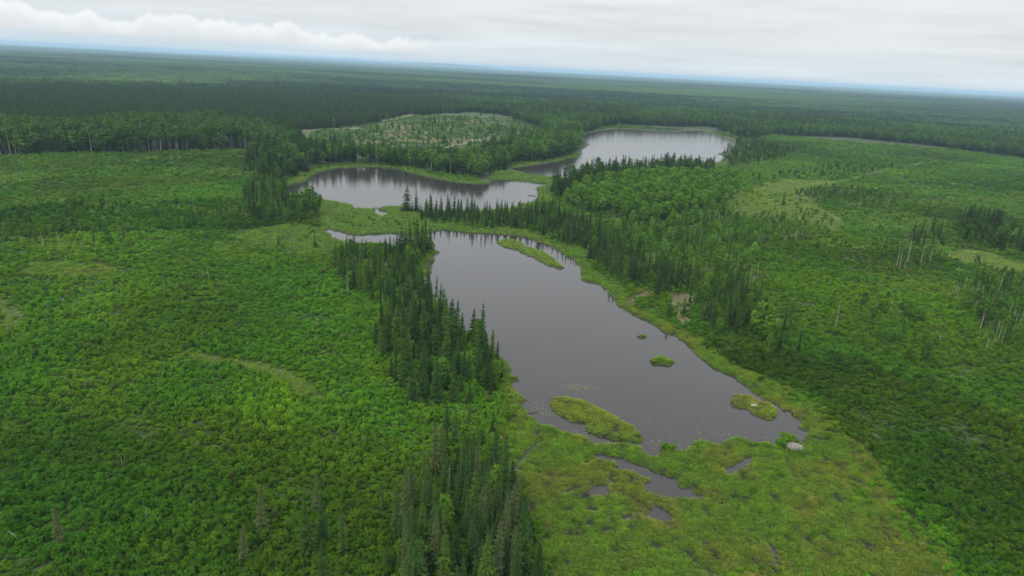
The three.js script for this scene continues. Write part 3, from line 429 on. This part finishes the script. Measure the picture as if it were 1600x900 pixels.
polar(1500, 15000, (r) => r < 6000 ? 22 : 22 + 50 * sm(6000, 12000, r), 601, (x, z, r, q) => {
  const u = q(), u2 = q(), t0 = fbm2(x / 700, z / 420, 3, 311), tone = fbm2(x / 260 + 9, z / 160, 2, 313), s = 1.1 + (r > 6000 ? 2.2 * sm(6000, 12000, r) : 0);
  const c = inside(plantation, x + 160 * (fbm2(x / 90, z / 90, 3, 351) - 0.5), z + 300 * (fbm2(x / 90, z / 90, 3, 355) - 0.5)) ? 0 : t0 + 0.25 * (u - 0.5) > 0.55 ? 0 : t0 + 0.25 * (u - 0.5) > 0.44 ? 1 : 2, t = 0.5 + 0.9 * (tone - 0.3) + 0.8 * u2;
  patches[c].push([x, height(x, z) - 1, z, s, 1 + 0.25 * (s - 1) * 0, u2 * 6.28, [t, t, t]]);
});
console.log('woods', woods.spruce.length, woods.broad.length, woods.birch.length, 'patches', patches.map((p) => p.length).join());

const dummy = new THREE.Object3D(), tintC = new THREE.Color();
function mass(name, geo, mat, list, label, category) {
  if (!list.length) return;
  const m = new THREE.InstancedMesh(geo, mat, list.length);
  list.forEach(([x, y, z, sx, sy, rot, c], i) => { dummy.position.set(x, y, z); dummy.rotation.set(0, rot, 0); dummy.scale.set(sx, sy, sx); dummy.updateMatrix(); m.setMatrixAt(i, dummy.matrix); m.setColorAt(i, tintC.setRGB(...c)); });
  m.name = name; m.userData = { kind: 'stuff', label, category }; m.castShadow = m.receiveShadow = true; scene.add(m);
}
const num = {}; const numbered = (n) => { num[n] = (num[n] ?? -1) + 1; return num[n] ? n + '_' + String(num[n]).padStart(3, '0') : n; };
// woods: [x,y,z,h,w,...] -> scale (h*w, h)
for (const k of ['spruce', 'broad', 'birch']) shapes[k].forEach((s, v) => {
  const n = shapes[k].length, l = woods[k].filter((w) => w[7] % n === v).map(([x, y, z, h, w, r, c]) => [x, y, z, h * w * (k === 'birch' ? 1.1 : 1.15), h, r, c]);
  mass(numbered(k === 'spruce' ? 'conifer_forest' : k === 'broad' ? 'broadleaf_forest' : 'birch_forest'), both(s), [k === 'spruce' ? M.spruceAll : M.broadAll, k === 'birch' ? (v === 1 ? M.grey : M.pale) : M.bark], l, k === 'spruce' ? 'dark conifers of the wide forest behind the lakes' : k === 'broad' ? 'leafy trees of the wide forest behind the lakes' : 'white-stemmed birches of the forest edge behind the fields', 'forest');
});
[0.85, 0.5, 0.12].forEach((c, i) => mass(numbered('distant_forest'), canopy(700 + i, c), leafMat([C(0.020, 0.038, 0.018), C(0.029, 0.055, 0.020), C(0.042, 0.078, 0.022)][i], 0), patches[i], ['dark conifer stretches of the forest toward the horizon', 'mixed stretches of the forest toward the horizon', 'paler leafy stretches of the forest toward the horizon'][i], 'forest'));

// ---------------------------------------------------------------- scrub and sedge
const shrubs = [], sedges = [];
polar(70, 1010, (r) => r < 130 ? 0.74 : 0.74 + (r - 130) * 0.0038, 801, (x, z, r, q) => {
  const u = q(), u2 = q(), u3 = q(), u4 = q();
  if (!inside(openLand, x, z)) { if (!inside(Z.cutover, x, z) && (r > 880 || shore(x, z, 20) > 17)) return; }
  if (inside(Z.marsh, x, z) || inside(Z.leftMarsh, x, z) || inside(Z.meadow, x, z) || inside(Z.strip, x, z) || inside(Z.smallMeadow, x, z) || inside(Z.neck, x, z)) { const rim = r < 330 && inside(Z.marsh, x, z) ? Math.max(0, 1 + sd(Z.marsh, x, z, 20) / 9) * (x > 20 ? 0.55 : 0.25) : 0; if (!(u < (r > 300 && !inside(Z.neck, x, z) && !inside(Z.leftMarsh, x, z) ? 0.16 : 0.012) + rim * rim && r < 480)) return; }
  if (inside(Z.isthmus, x, z) && u > 0.035) return;
  if (inside(Z.clearLeft, x, z) && u > 0.12) return;
  if (inside(Z.cutover, x, z) && u > 0.5 * sm(0.62, 0.4, fbm2(x / 26, z / 26, 3, 65)) + 0.12) return;
  if ((inside(Z.bareShore, x, z) || inside(Z.bareShoreTwo, x, z)) && u > 0.1) return;
  const tr = trail(x, z); if (tr < 0.4 && u > 0.06) return;
  const d = shore(x, z, 20); if (d < (r < 330 ? 3.2 : inside(openLand, x, z) ? 8 : 4) + 2 * u2 && !(d > 1.2 && u > 0.93)) return;
  const gap = fbm2(x / 9, z / 9, 3, 401), big = fbm2(x / 38, z / 38, 3, 405), hue = fbm2(x / 22 + 5, z / 22, 3, 409);
  if (gap < 0.3 && u < 0.3) return;
  if (r > 260 && r < 640 && fbm2(x / 34, z / 22, 3, 417) < 0.44 && u < 0.6) return;
  const zone = fbm2(x / 75 + 2, z / 75, 3, 413); let t = (0.74 + 0.5 * big) * (0.72 + 0.56 * u2) * (0.40 + 1.30 * zone), hgt = (0.55 + 1.0 * big) * (0.65 + 1.0 * u3 * u3) * (gap < 0.3 ? 0.6 : 1), warm = 0.88 + 0.30 * sm(0.3, 0.7, hue) + 0.25 * (u4 - 0.5);
  if (inside(Z.darkLeft, x, z)) { t *= 0.72; hgt *= 1.5; warm *= 0.9; }
  if (inside(Z.willow, x, z)) { t *= 0.66; hgt *= 1.15; warm *= 1.0; }
  if (inside(Z.deepLeft, x, z)) { t *= 0.82; warm *= 0.92; }
  if (inside(Z.olive, x, z)) { t *= 0.86; warm *= 1.02; }
  if (inside(Z.brightLeft, x, z)) { t *= 1.35; warm *= 1.02; hgt *= 1.3; }
  if (u3 > 0.975) { t *= 0.85; warm *= 1.5; } const wide = (0.52 + 0.55 * u4 * u4 + (u2 < 0.02 ? 0.6 : 0)) * 1.05 * (r < 130 ? 1 : 1 + (r - 130) * 0.0022);
  shrubs.push({ x, y: height(x, z) - 0.1, z, s: wide * 0.82, h: hgt * (0.8 + 0.25 * wide), rot: u * 6.28, c: [t * warm, t, t * (u3 > 0.975 ? 3.5 : 1.5 - 0.5 * warm)], v: Math.floor(u3 * 997) % 4, r });
});
polar(70, 640, (r) => r < 190 ? 0.40 : 0.40 + (r - 190) * 0.0052, 901, (x, z, r, q) => {
  const u = q(), u2 = q(), u3 = q();
  if (!inside(openLand, x, z)) return;
  const d = shore(x, z, 20); if (d < 0.05) return;
  const grass = inside(Z.marsh, x, z) || inside(Z.leftMarsh, x, z) || inside(Z.isthmus, x, z) || inside(Z.neck, x, z) || inside(Z.meadow, x, z) || inside(Z.strip, x, z) || inside(Z.smallMeadow, x, z) || inside(Z.clearLeft, x, z) || (r > 260 && fbm2(x / 34, z / 22, 3, 417) < 0.44), fringe = d < (r < 330 ? 5 : 16);
  const tr = trail(x, z);
  if (!grass && !fringe && !(tr < 0.5 && u < 0.5)) return;
  if (inside(Z.bareShore, x, z) || inside(Z.bareShoreTwo, x, z)) { if (u > 0.6) return; }
  const G = fbm2(x / 9, z / 9, 4, 431), F = fbm2(x / 1.7, z / 1.7, 2, 435), K = fbm2(x / 2.6, z / 2.6, 3, 439), edge = 1 - sm(0, 1.3, d);
  if (F < 0.24 && r < 330 && u3 < 0.85) return;
  let t = 0.50 + 1.0 * F + 0.5 * (u2 - 0.5), yel = 0.25 + 0.6 * sm(0.38, 0.64, G), tan = 0.5 * sm(0.62, 0.74, K) * sm(0.42, 0.62, G);
  if (z < -240) { yel *= 0.45; tan *= 0.3; }
  if (tr < 0.5 && !grass) { yel = 0.5; tan = 0; t *= 1.1; }
  const field = inside(Z.meadow, x, z) || inside(Z.strip, x, z) || inside(Z.smallMeadow, x, z); if (field) { yel = 0.6; t *= 1.08; }
  const isl = I_.some((i) => inside(i, x, z)); if (isl) { yel = 0.35 + yel * 0.8; t *= 1.15; }
  const s = (0.62 + 0.4 * u3) * (r < 190 ? 1 : 1 + (r - 190) * 0.008), hh = (0.10 + 0.62 * F + 0.18 * u3) * (field ? 0.7 : 1) * (1 - 0.35 * edge) * Math.min(1.6, 0.7 + s * 0.3);
  sedges.push([x, height(x, z) - 0.05, z, s, hh, u * 6.28, [t * (0.75 + 0.42 * yel + 0.55 * tan), t * (1.02 - 0.06 * yel - 0.05 * tan), t * (1 + 0.6 * yel * (1 - u2) + 2.4 * tan)]]);
});
console.log('shrubs', shrubs.length, 'sedges', sedges.length);
[tuft(51), tuft(52, 22)].forEach((g, v) => mass(numbered('sedge'), g, M.sedge, sedges.filter((s, i) => i % 2 === v), 'yellow-green sedge covering the marsh, islets and lake fringes', 'sedge'));

// lily pads and floating weed
{
  const q = rng(77), list = [], spots = [[[[17.6,-148.8]][0], 5, 1.6, 150], [[[38.2,-135.3]][0], 9, 7, 60], [[[40.2,-126]][0], 10, 2.5, 50], [[[8.5,-136.6]][0], 4, 4, 80], [[[15.5,-126.1]][0], 4, 1.5, 60], [[[54.2,-130]][0], 10, 2, 60], [[[15.5,-155.8]][0], 8, 2, 30], [[[32.9,-122.8]][0], 4, 3, 40], [[[-19,-287.3]][0], 9, 1.5, 50], [[[22.5,-123.5]][0], 4, 0.7, 40], [[[23,-138.1]][0], 16, 10, 40]];
  for (const [[x, z], rx, rz, n] of spots) for (let i = 0; i < n; i++) { const a = q() * 6.28, r = Math.sqrt(q()), X = x + Math.cos(a) * r * rx, Y = z + Math.sin(a) * r * rz, s = 0.07 + 0.16 * q() * q(); if (shore(X, Y, 10) > -0.2) continue; list.push([X, 0.012 + 0.004 * q(), Y, s, 1, q() * 6.28, [0.7 + 0.6 * q(), 0.8 + 0.4 * q(), 0.8]]); }
  const g = new THREE.CylinderGeometry(1, 0.96, 0.012, 9, 1, false, 0.2, 5.9);
  mass('lily_pads', g, new THREE.MeshStandardMaterial({ color: C(0.11, 0.13, 0.045), roughness: 0.7 }), list, 'scattered yellow-green lily pads floating on the near lake', 'lily pads');
}

// ---------------------------------------------------------------- single plants as things
const view = new THREE.Vector3();
function shown(x, y, z, h) {     // size in the frame, 0 outside it
  view.set(x, y + h * 0.5, z).project(camera); if (view.z > 1 || Math.abs(view.x) > 1.02 || Math.abs(view.y) > 1.04) return 0;
  return h / Math.hypot(x, z, 72 - y);
}
const thing = (name, label, category, x, y, z, group) => { const o = new THREE.Group(); o.name = numbered(name); o.position.set(x, y, z); o.userData = { label, category }; if (group) o.userData.group = group; scene.add(o); return o; };
const part = (o, name, geo, mat) => { const m = new THREE.Mesh(geo, mat); m.name = name; m.castShadow = m.receiveShadow = true; o.add(m); return m; };
const nameOf = { spruce: 'spruce_tree', tamarack: 'tamarack_tree', broad: 'leafy_tree', birch: 'birch_tree' }, word = { spruce: 'spruce', tamarack: 'tamarack', broad: 'leafy tree', birch: 'birch' }, catOf = { spruce: 'spruce tree', tamarack: 'tamarack', broad: 'tree', birch: 'birch' };
const where = {
  'left shore': "the near lake's left stand", 'inlet point': 'the stand behind the inlet', 'inlet point tip': 'the tall clump beside the inlet', lower: 'the grey stand beside the marsh', 'lower edge': 'the loose bottom edge trees',
  'far shore': "the near lake's far belt", hill: 'the leafy hill beyond the lake', 'pine point': 'the dark point by the farthest lake', slope: 'the slope below the leafy hill', 'aspen grove': 'the pale grove below the meadow', 'meadow grove': 'the grove right of the meadow',
  'right grey': 'the grey clump at right', 'right dark': 'the dark row above the strip', 'right dark tip': 'the spruce tips at right', 'right trio': 'the small group at right', 'right shore': 'the trees beside the round birch', 'right mid': 'the right scrub',
  'pond bank': "the middle lake's left grove", 'left corner': 'the left field corner', 'left scrub': 'the left dark scrub band', 'left birches': 'the scrub below the dark band', 'shore back': "the farthest lake's right bank", 'hedge line': 'the scrub line beyond the meadow', 'cut trees': 'the brown clearing', 'cutover front': 'the belt below the brown clearing',
};
const tones = { spruce: ['green', 'dark', 'yellowish', 'deep green'], tamarack: ['olive', 'greyish', 'green'], broad: ['green', 'dark', 'bright'], birch: ['green', 'dark', 'bright'] };
// where in its stand a tree shows, seen from the camera: rows front to back, columns left to right
const spot = (list, key, cols = ['far left', 'left', 'centre left', 'centre', 'centre right', 'right', 'far right'], rows = ['front', 'second row', 'middle', 'fourth row', 'back']) => { const by = {}; for (const t of list) { view.set(t.x, t.y, t.z).project(camera); t.sx = view.x; t.sy = view.y; (by[key(t)] ??= []).push(t); }
  for (const g of Object.values(by)) { const xs = g.map((t) => t.sx).sort((a, b) => a - b), ys = g.map((t) => t.sy).sort((a, b) => a - b), n = g.length, cut = (a, v) => a.findIndex((q) => q >= v) / n; for (const t of g) { const cx = cut(xs, t.sx), cy = cut(ys, t.sy); t.col = n < 3 ? '' : cols[Math.min(cols.length - 1, Math.floor(cx * cols.length))]; t.row = n < 3 ? '' : rows[Math.min(rows.length - 1, Math.floor(cy * rows.length))]; } } };
for (const t of trees) { t.y = height(t.x, t.z) - 0.05; t.size = t.label ? 9 : shown(t.x, t.y, t.z, t.h); }
const leftOver = {};
for (const k of Object.keys(shapes)) {
  if (k === 'shrub') continue;
  const list = trees.filter((t) => t.kind === k).sort((a, b) => b.size - a.size), solo = list.filter((t) => t.size > 0).slice(0, 290);
  spot(solo.filter((t) => !t.label), (t) => t.stand); const soloSet = new Set(solo); leftOver[k] = list.filter((t) => !soloSet.has(t));
  for (const t of solo) {
    const s = shapes[k][t.v], size = t.h > 11 ? 'tall' : t.h > 8 ? 'mid-sized' : 'small', mats = k === 'spruce' ? M.spruce : k === 'tamarack' ? M.tamarack : M.broad, lum = t.tint[1], mi = t.mat ?? (k === 'spruce' ? (lum > 1.18 ? 2 : lum > 0.98 ? 0 : lum > 0.76 ? 3 : 1) : k === 'tamarack' ? Math.floor(lum * 997) % 3 : lum > 1.12 ? 2 : lum > 0.8 ? 0 : 1);
    const label = t.label || `${size} ${tones[k][mi]} ${word[k]}${t.row ? `, ${t.row} ${t.col}` : ''} in ${where[t.stand]}`;
    const o = thing(nameOf[k], label, catOf[k], t.x, t.y, t.z, t.label ? undefined : `${catOf[k]} group in ${where[t.stand]}`);
    o.rotation.set(0.09 * (lum * 7 % 1 - 0.5), t.rot, 0.09 * (lum * 13 % 1 - 0.5)); const w = t.h * t.w; o.scale.set(w, t.h, w);
    part(o, 'trunk', s.wood, k === 'birch' ? M.pale : k === 'broad' ? M.grey : M.bark); part(o, 'crown', s.crown, mats[mi]);
  }
  shapes[k].forEach((s, v) => mass(numbered({ spruce: 'spruce_stand', tamarack: 'tamarack_stand', broad: 'leafy_grove', birch: 'birch_grove' }[k]), both(s), [{ spruce: M.spruceAll, tamarack: M.tamarackAll }[k] || M.broadAll, k === 'birch' ? M.pale : M.bark],
    leftOver[k].filter((t) => t.v === v).map((t) => [t.x, t.y, t.z, t.h * t.w, t.h, t.rot, t.tint]), `farther ${word[k]}s massed in the groves around the lakes`, 'trees'));
  console.log(k, list.length, solo.length);
}
// shrubs: the largest in view one by one, the thicket as a mass
{
  for (const s of shrubs) s.size = shown(s.x, s.y, s.z, s.h);
  const order = shrubs.map((s, i) => i).sort((a, b) => shrubs[b].size - shrubs[a].size), solo = new Set(order.slice(0, 220));
  const area = (s) => s.x > 20 ? 'the willow thicket right of the marsh' : s.x < -25 ? 'the left foreground thicket' : 'the thicket beside the grey stand';
  spot([...solo].map((i) => shrubs[i]), area, ['far left', 'left', 'centre left', 'centre', 'centre right', 'right', 'far right'], ['bottom row', 'second row', 'third row', 'fourth row', 'back row']);
  for (const i of solo) { const s = shrubs[i], mi = s.c[1] < 0.85 ? 1 : s.c[0] > s.c[1] * 1.1 ? 2 : 0, label = `${s.h > 2.3 ? 'tall' : s.h > 1.7 ? 'mid-sized' : 'low'} ${['green', 'dark', 'yellowish'][mi]} leafy shrub, ${s.row} ${s.col} in ${area(s)}`, o = thing('leafy_shrub', label, 'shrub', s.x, s.y, s.z, `leafy shrubs in ${area(s)}`);
    o.rotation.y = s.rot; o.scale.set(s.s, s.h * 0.8, s.s); part(o, 'stems', shapes.shrub[s.v].wood, M.stem); part(o, 'foliage', shapes.shrub[s.v].crown, M.shrub[mi]); }
  shapes.shrub.forEach((g, v) => mass(numbered('shrub_thicket'), both(g), [M.shrubAll, M.stem], shrubs.filter((s, i) => s.v === v && !solo.has(i)).map((s) => [s.x, s.y, s.z, s.s, s.h * 0.8, s.rot, s.c]), 'dense green scrub covering the open land round the lakes', 'scrub'));
}
// bare snags
{
  const q = rng(5150);
  const snags = [[98,-193.9,9.2],[124.4,-185.5,3.1],[121.7,-173.5,2.2],[137.8,-182.6,4.8],[134.8,-180.8,3.8],[114.3,-207.2,1.9],[85.4,-235.7,7.3],[86.6,-235.9,6.8],[89.4,-240.9,5.4],[80.5,-253.2,5.2],[85.7,-254.2,3.6],[71,-263,4.3],[95.6,-303.4,4.9],[103.5,-291.4,4.7],[114.6,-237.5,2.9],[103.1,-255.5,2.6],[222,-407.9,8.1],[288.6,-398.7,8.7],[179.9,-340.8,6.1],[182.5,-342.8,6.2],[155,-268.3,9.6],[155.4,-266.6,8.1],[164.6,-277.6,13.5],[170.6,-278.7,10.2],[174.8,-279.4,7.9],[181.2,-282.6,5.7],[183,-280.9,8],[187.4,-277.9,8.5],[186,-248.5,3.8],[-97.1,-207.3,5.2],[-104.4,-193.4,5.1],[-134.8,-241,5],[-165.3,-230.5,4.8],[-160.3,-231.5,5.3],[-86.7,-260.2,6.6],[-159.5,-266.9,3.3],[-53.1,-201.6,2.9],[-51.4,-203.1,7.4],[-71,-121.7,1],[-65.9,-102.2,2],[-54.6,-88.8,1.8],[-69.8,-82.2,1.8],[-269.8,-392.8,6.2],[-39.2,-196.5,4.1],[-8.7,-87.1,6.2],[-9.1,-102.8,5.9],[141.5,-563.9,6.6],[479.7,-904.2,8.7],[156.4,-265,5.4],[112.9,-304.7,5.5],[127.4,-304.1,6.7],[124.5,-308.3,6.2],[135.2,-312.9,5.7],[-78.1,-493.6,6.8],[-116.4,-499.5,7.8]];
  const lab = { 0: 'tall bare white snag standing alone in the right scrub', 29: 'bleached bare snag standing in the middle of the left scrub', 22: 'tallest bare white trunk in the row at right', 34: 'bare leaning snag in the grass left of the inlet', 44: 'dead grey tree in the tamarack stand at bottom centre', 41: 'short pale leaning dead trunk at lower left', 40: 'pale broken stump in scrub at lower left' };
  const placeOf = (x, z) => x < -20 ? (z < -330 ? 'in the far left scrub' : 'in the scrub left of the near lake') : z < -330 ? 'among the aspens beyond the near lake' : 'in the scrub right of the near lake';
  const at = snags.map(([x, z]) => ({ x, z, y: 0 })); spot(at.filter((t, i) => !lab[i]), (t) => placeOf(t.x, t.z), ['far left', 'left', 'centre left', 'centre', 'centre right', 'right', 'far right'], ['front', 'second row', 'third row', 'back']);
  snags.forEach(([x, z, h], i) => {
    const w = new Tri(), y = height(x, z), lx = (q() - 0.5) * 0.09 * h + (i === 41 ? -1.2 : 0), lz = (q() - 0.5) * 0.08 * h, r = 0.035 + 0.006 * h + (h < 4 ? 0.04 : 0), br = new Tri();
    const mid = [lx * 0.4, h * 0.5, lz * 0.6], top = [lx, h, lz];
    w.stick([0, -0.3, 0], mid, r * 1.5, r); w.stick(mid, top, r, r * 0.3);
    for (let k = 0; k < 7; k++) { const t = 0.45 + 0.5 * q(), a = q() * 6.28, L = h * (0.05 + 0.08 * q()) * (1.3 - t), b = [lx * t, h * t, lz * t]; br.stick(b, [b[0] + Math.cos(a) * L, b[1] + L * (0.2 + 0.6 * q()), b[2] + Math.sin(a) * L], r * 0.45, r * 0.12, 3); }
    const label = lab[i] || `${h > 8 ? 'tall' : h > 5 ? 'thin' : 'short'} pale dead trunk${at[i].row ? `, ${at[i].row} ${at[i].col}` : ''} ${placeOf(x, z)}`;
    const o = thing('dead_tree', label, 'dead tree', x, y, z, lab[i] ? undefined : `bare dead trunks ${placeOf(x, z)}`); part(o, 'trunk', w.geo(), M.bleached); part(o, 'branches', br.geo(), M.grey);
  });
}
// the weathered stick mound by the marsh edge, brush heap, logs, stones
function sticks(name, label, category, [x, z], n, rx, rz, hh, mats, seed) {
  const q = rng(seed), o = thing(name, label, category, x, height(x, z) - 0.1, z);
  const core = new THREE.SphereGeometry(1, 14, 8, 0, 6.283, 0, 1.57), p = core.attributes.position; for (let i = 0; i < p.count; i++) p.setXYZ(i, p.getX(i) * rx * 0.8, p.getY(i) * hh * 0.8, p.getZ(i) * rz * 0.8); core.computeVertexNormals(); part(o, 'mound', core, M.grey);
  for (let k = 0; k < n; k++) { const a = q() * 6.28, r = Math.sqrt(q()) * 0.85, cx = Math.cos(a) * r * rx, cz = Math.sin(a) * r * rz, cy = hh * Math.sqrt(Math.max(0.02, 1 - r * r)) * (0.85 + 0.2 * q()), b = q() * 6.28, L = 0.35 + 0.6 * q(), w = new Tri();
    w.stick([cx - Math.cos(b) * L, Math.max(0.02, cy - 0.15 * q()), cz - Math.sin(b) * L], [cx + Math.cos(b) * L, Math.max(0.02, cy + 0.12 * (q() - 0.4)), cz + Math.sin(b) * L], 0.06 + 0.03 * q(), 0.03, 5); part(o, 'stick', w.geo(), mats[k % mats.length]); }
}
sticks('stick_mound', 'pale mound of weathered sticks beside the leafy clump at the marsh edge', 'stick mound', [[59.7,-124.6]][0], 70, 1.7, 1.3, 1.0, [M.bleached, M.bleached, M.grey], 8);
sticks('brush_heap', 'grey heap of cut branches lying in the left scrub', 'brush heap', [[-128.8,-183.3]][0], 70, 3.6, 2.2, 0.9, [M.grey, M.grey, M.bleached], 9);
sticks('brush_heap', 'small brown heap of dead branches behind the inlet spruces', 'brush heap', [[-45.3,-242.3]][0], 40, 3.2, 1.6, 0.8, [M.stem, M.bleached, M.bark], 10);
const logs = [[[[-122.1,-398.4]][0], 4.6, 0.1, 'dark log floating at the left end of the middle lake'], [[[-72.3,-345.9]][0], 3.2, 0.2, 'dark log lying in the narrow outlet of the middle lake'], [[[9,-404.6]][0], 5.0, -0.1, 'dark log floating at the right end of the middle lake'], [[[5.8,-134.8]][0], 3.0, 0.3, 'thin dark log at the near lake left edge by the big islet']];
logs.forEach(([[x, z], L, turn, label], i) => { const w = new Tri(), b = new Tri(), r = L > 4 ? 0.28 : 0.16; w.stick([-L / 2, 0.02, 0], [L * 0.1, 0.06, 0.1], r, r * 0.9, 8); w.stick([L * 0.1, 0.06, 0.1], [L / 2, 0.0, 0], r * 0.9, r * 0.5, 8); b.stick([L * 0.2, 0.1, 0], [L * 0.34, 0.5, 0.35], 0.06, 0.02, 4); b.stick([-L * 0.2, 0.1, 0], [-L * 0.3, 0.4, -0.4], 0.06, 0.02, 4); const o = thing('floating_log', label, 'log', x, 0.02, z); o.rotation.y = turn; part(o, 'trunk', w.geo(), M.bark); part(o, 'branch_stubs', b.geo(), M.bark); });
{ const [x, z] = [[-140,-490.4]][0], w = new Tri(), b = new Tri(); w.stick([-2.6, 1.2, 0], [2.4, 0.3, 0.4], 0.16, 0.24, 6); b.stick([-1.2, 1.0, 0], [-1.8, 1.9, 0.4], 0.06, 0.02, 4); b.stick([-1.9, 1.1, 0], [-2.5, 1.7, -0.5], 0.05, 0.02, 4); const o = thing('fallen_birch', 'white fallen birch trunk on the far bank of the middle lake', 'log', x, height(x, z), z); part(o, 'trunk', w.geo(), M.pale); part(o, 'branch_stubs', b.geo(), M.pale); }
function rock(label, [x, z], rx, ry, rz, seed) { const g = new THREE.IcosahedronGeometry(1, 3), p = g.attributes.position; for (let i = 0; i < p.count; i++) { const v = V(p.getX(i), p.getY(i), p.getZ(i)), k = 0.75 + 0.5 * fbm3(v.x * 1.6 + seed, v.y * 1.6, v.z * 1.6, 3); p.setXYZ(i, v.x * rx * k, v.y * ry * k, v.z * rz * k); } g.computeVertexNormals(); const m = new THREE.Mesh(g, woodMat(C(0.24, 0.235, 0.20))); m.name = numbered('boulder'); m.position.set(x, height(x, z) + ry * 0.1, z); m.userData = { label, category: 'boulder' }; m.castShadow = m.receiveShadow = true; scene.add(m); }
rock('flat pale boulder on the islet near the right shore', [[57.3,-142.8]][0], 0.85, 0.5, 0.55, 3);
// leafy clumps on the islets and at the marsh rim
const clumps = [[[[40.4,-166.7]][0], 1.7, 0.75, 'leafy bush covering the small islet in the near lake'], [[[42.1,-165.7]][0], 1.2, 0.5, 'low bush at the right end of the small lake islet'], [[[38.7,-165.7]][0], 1.2, 0.5, 'low bush at the left end of the small lake islet'], [[[59.1,-127.4]][0], 2.1, 1.6, 'large leafy bush beside the pale stick mound'], [[[56.9,-125.4]][0], 1.3, 1.1, 'smaller bush left of the pale stick mound'], [[[60.5,-127]][0], 1.3, 1.2, 'smaller bush right behind the pale stick mound'], [[[32.6,-122.5]][0], 1.2, 0.9, 'green bush at the left end of the marsh rim'], [[[33.9,-122.1]][0], 1.1, 0.8, 'green bush beside the one at the marsh rim end'], [[[52.1,-124.9]][0], 0.7, 0.7, 'small bush on the marsh rim by the lake'], [[[53.9,-124.8]][0], 0.9, 0.8, 'round bush on the marsh rim left of the mound']];
clumps.forEach(([[x, z], s, h, label], i) => { const o = thing('leafy_shrub', label, 'shrub', x, height(x, z) - 0.1, z); o.rotation.y = i * 1.7; o.scale.set(s, h, s); part(o, 'stems', shapes.shrub[i % 3].wood, M.stem); part(o, 'foliage', shapes.shrub[i % 3].crown, M.shrub[i % 2 ? 2 : 0]); });
renderer.render(scene, camera);
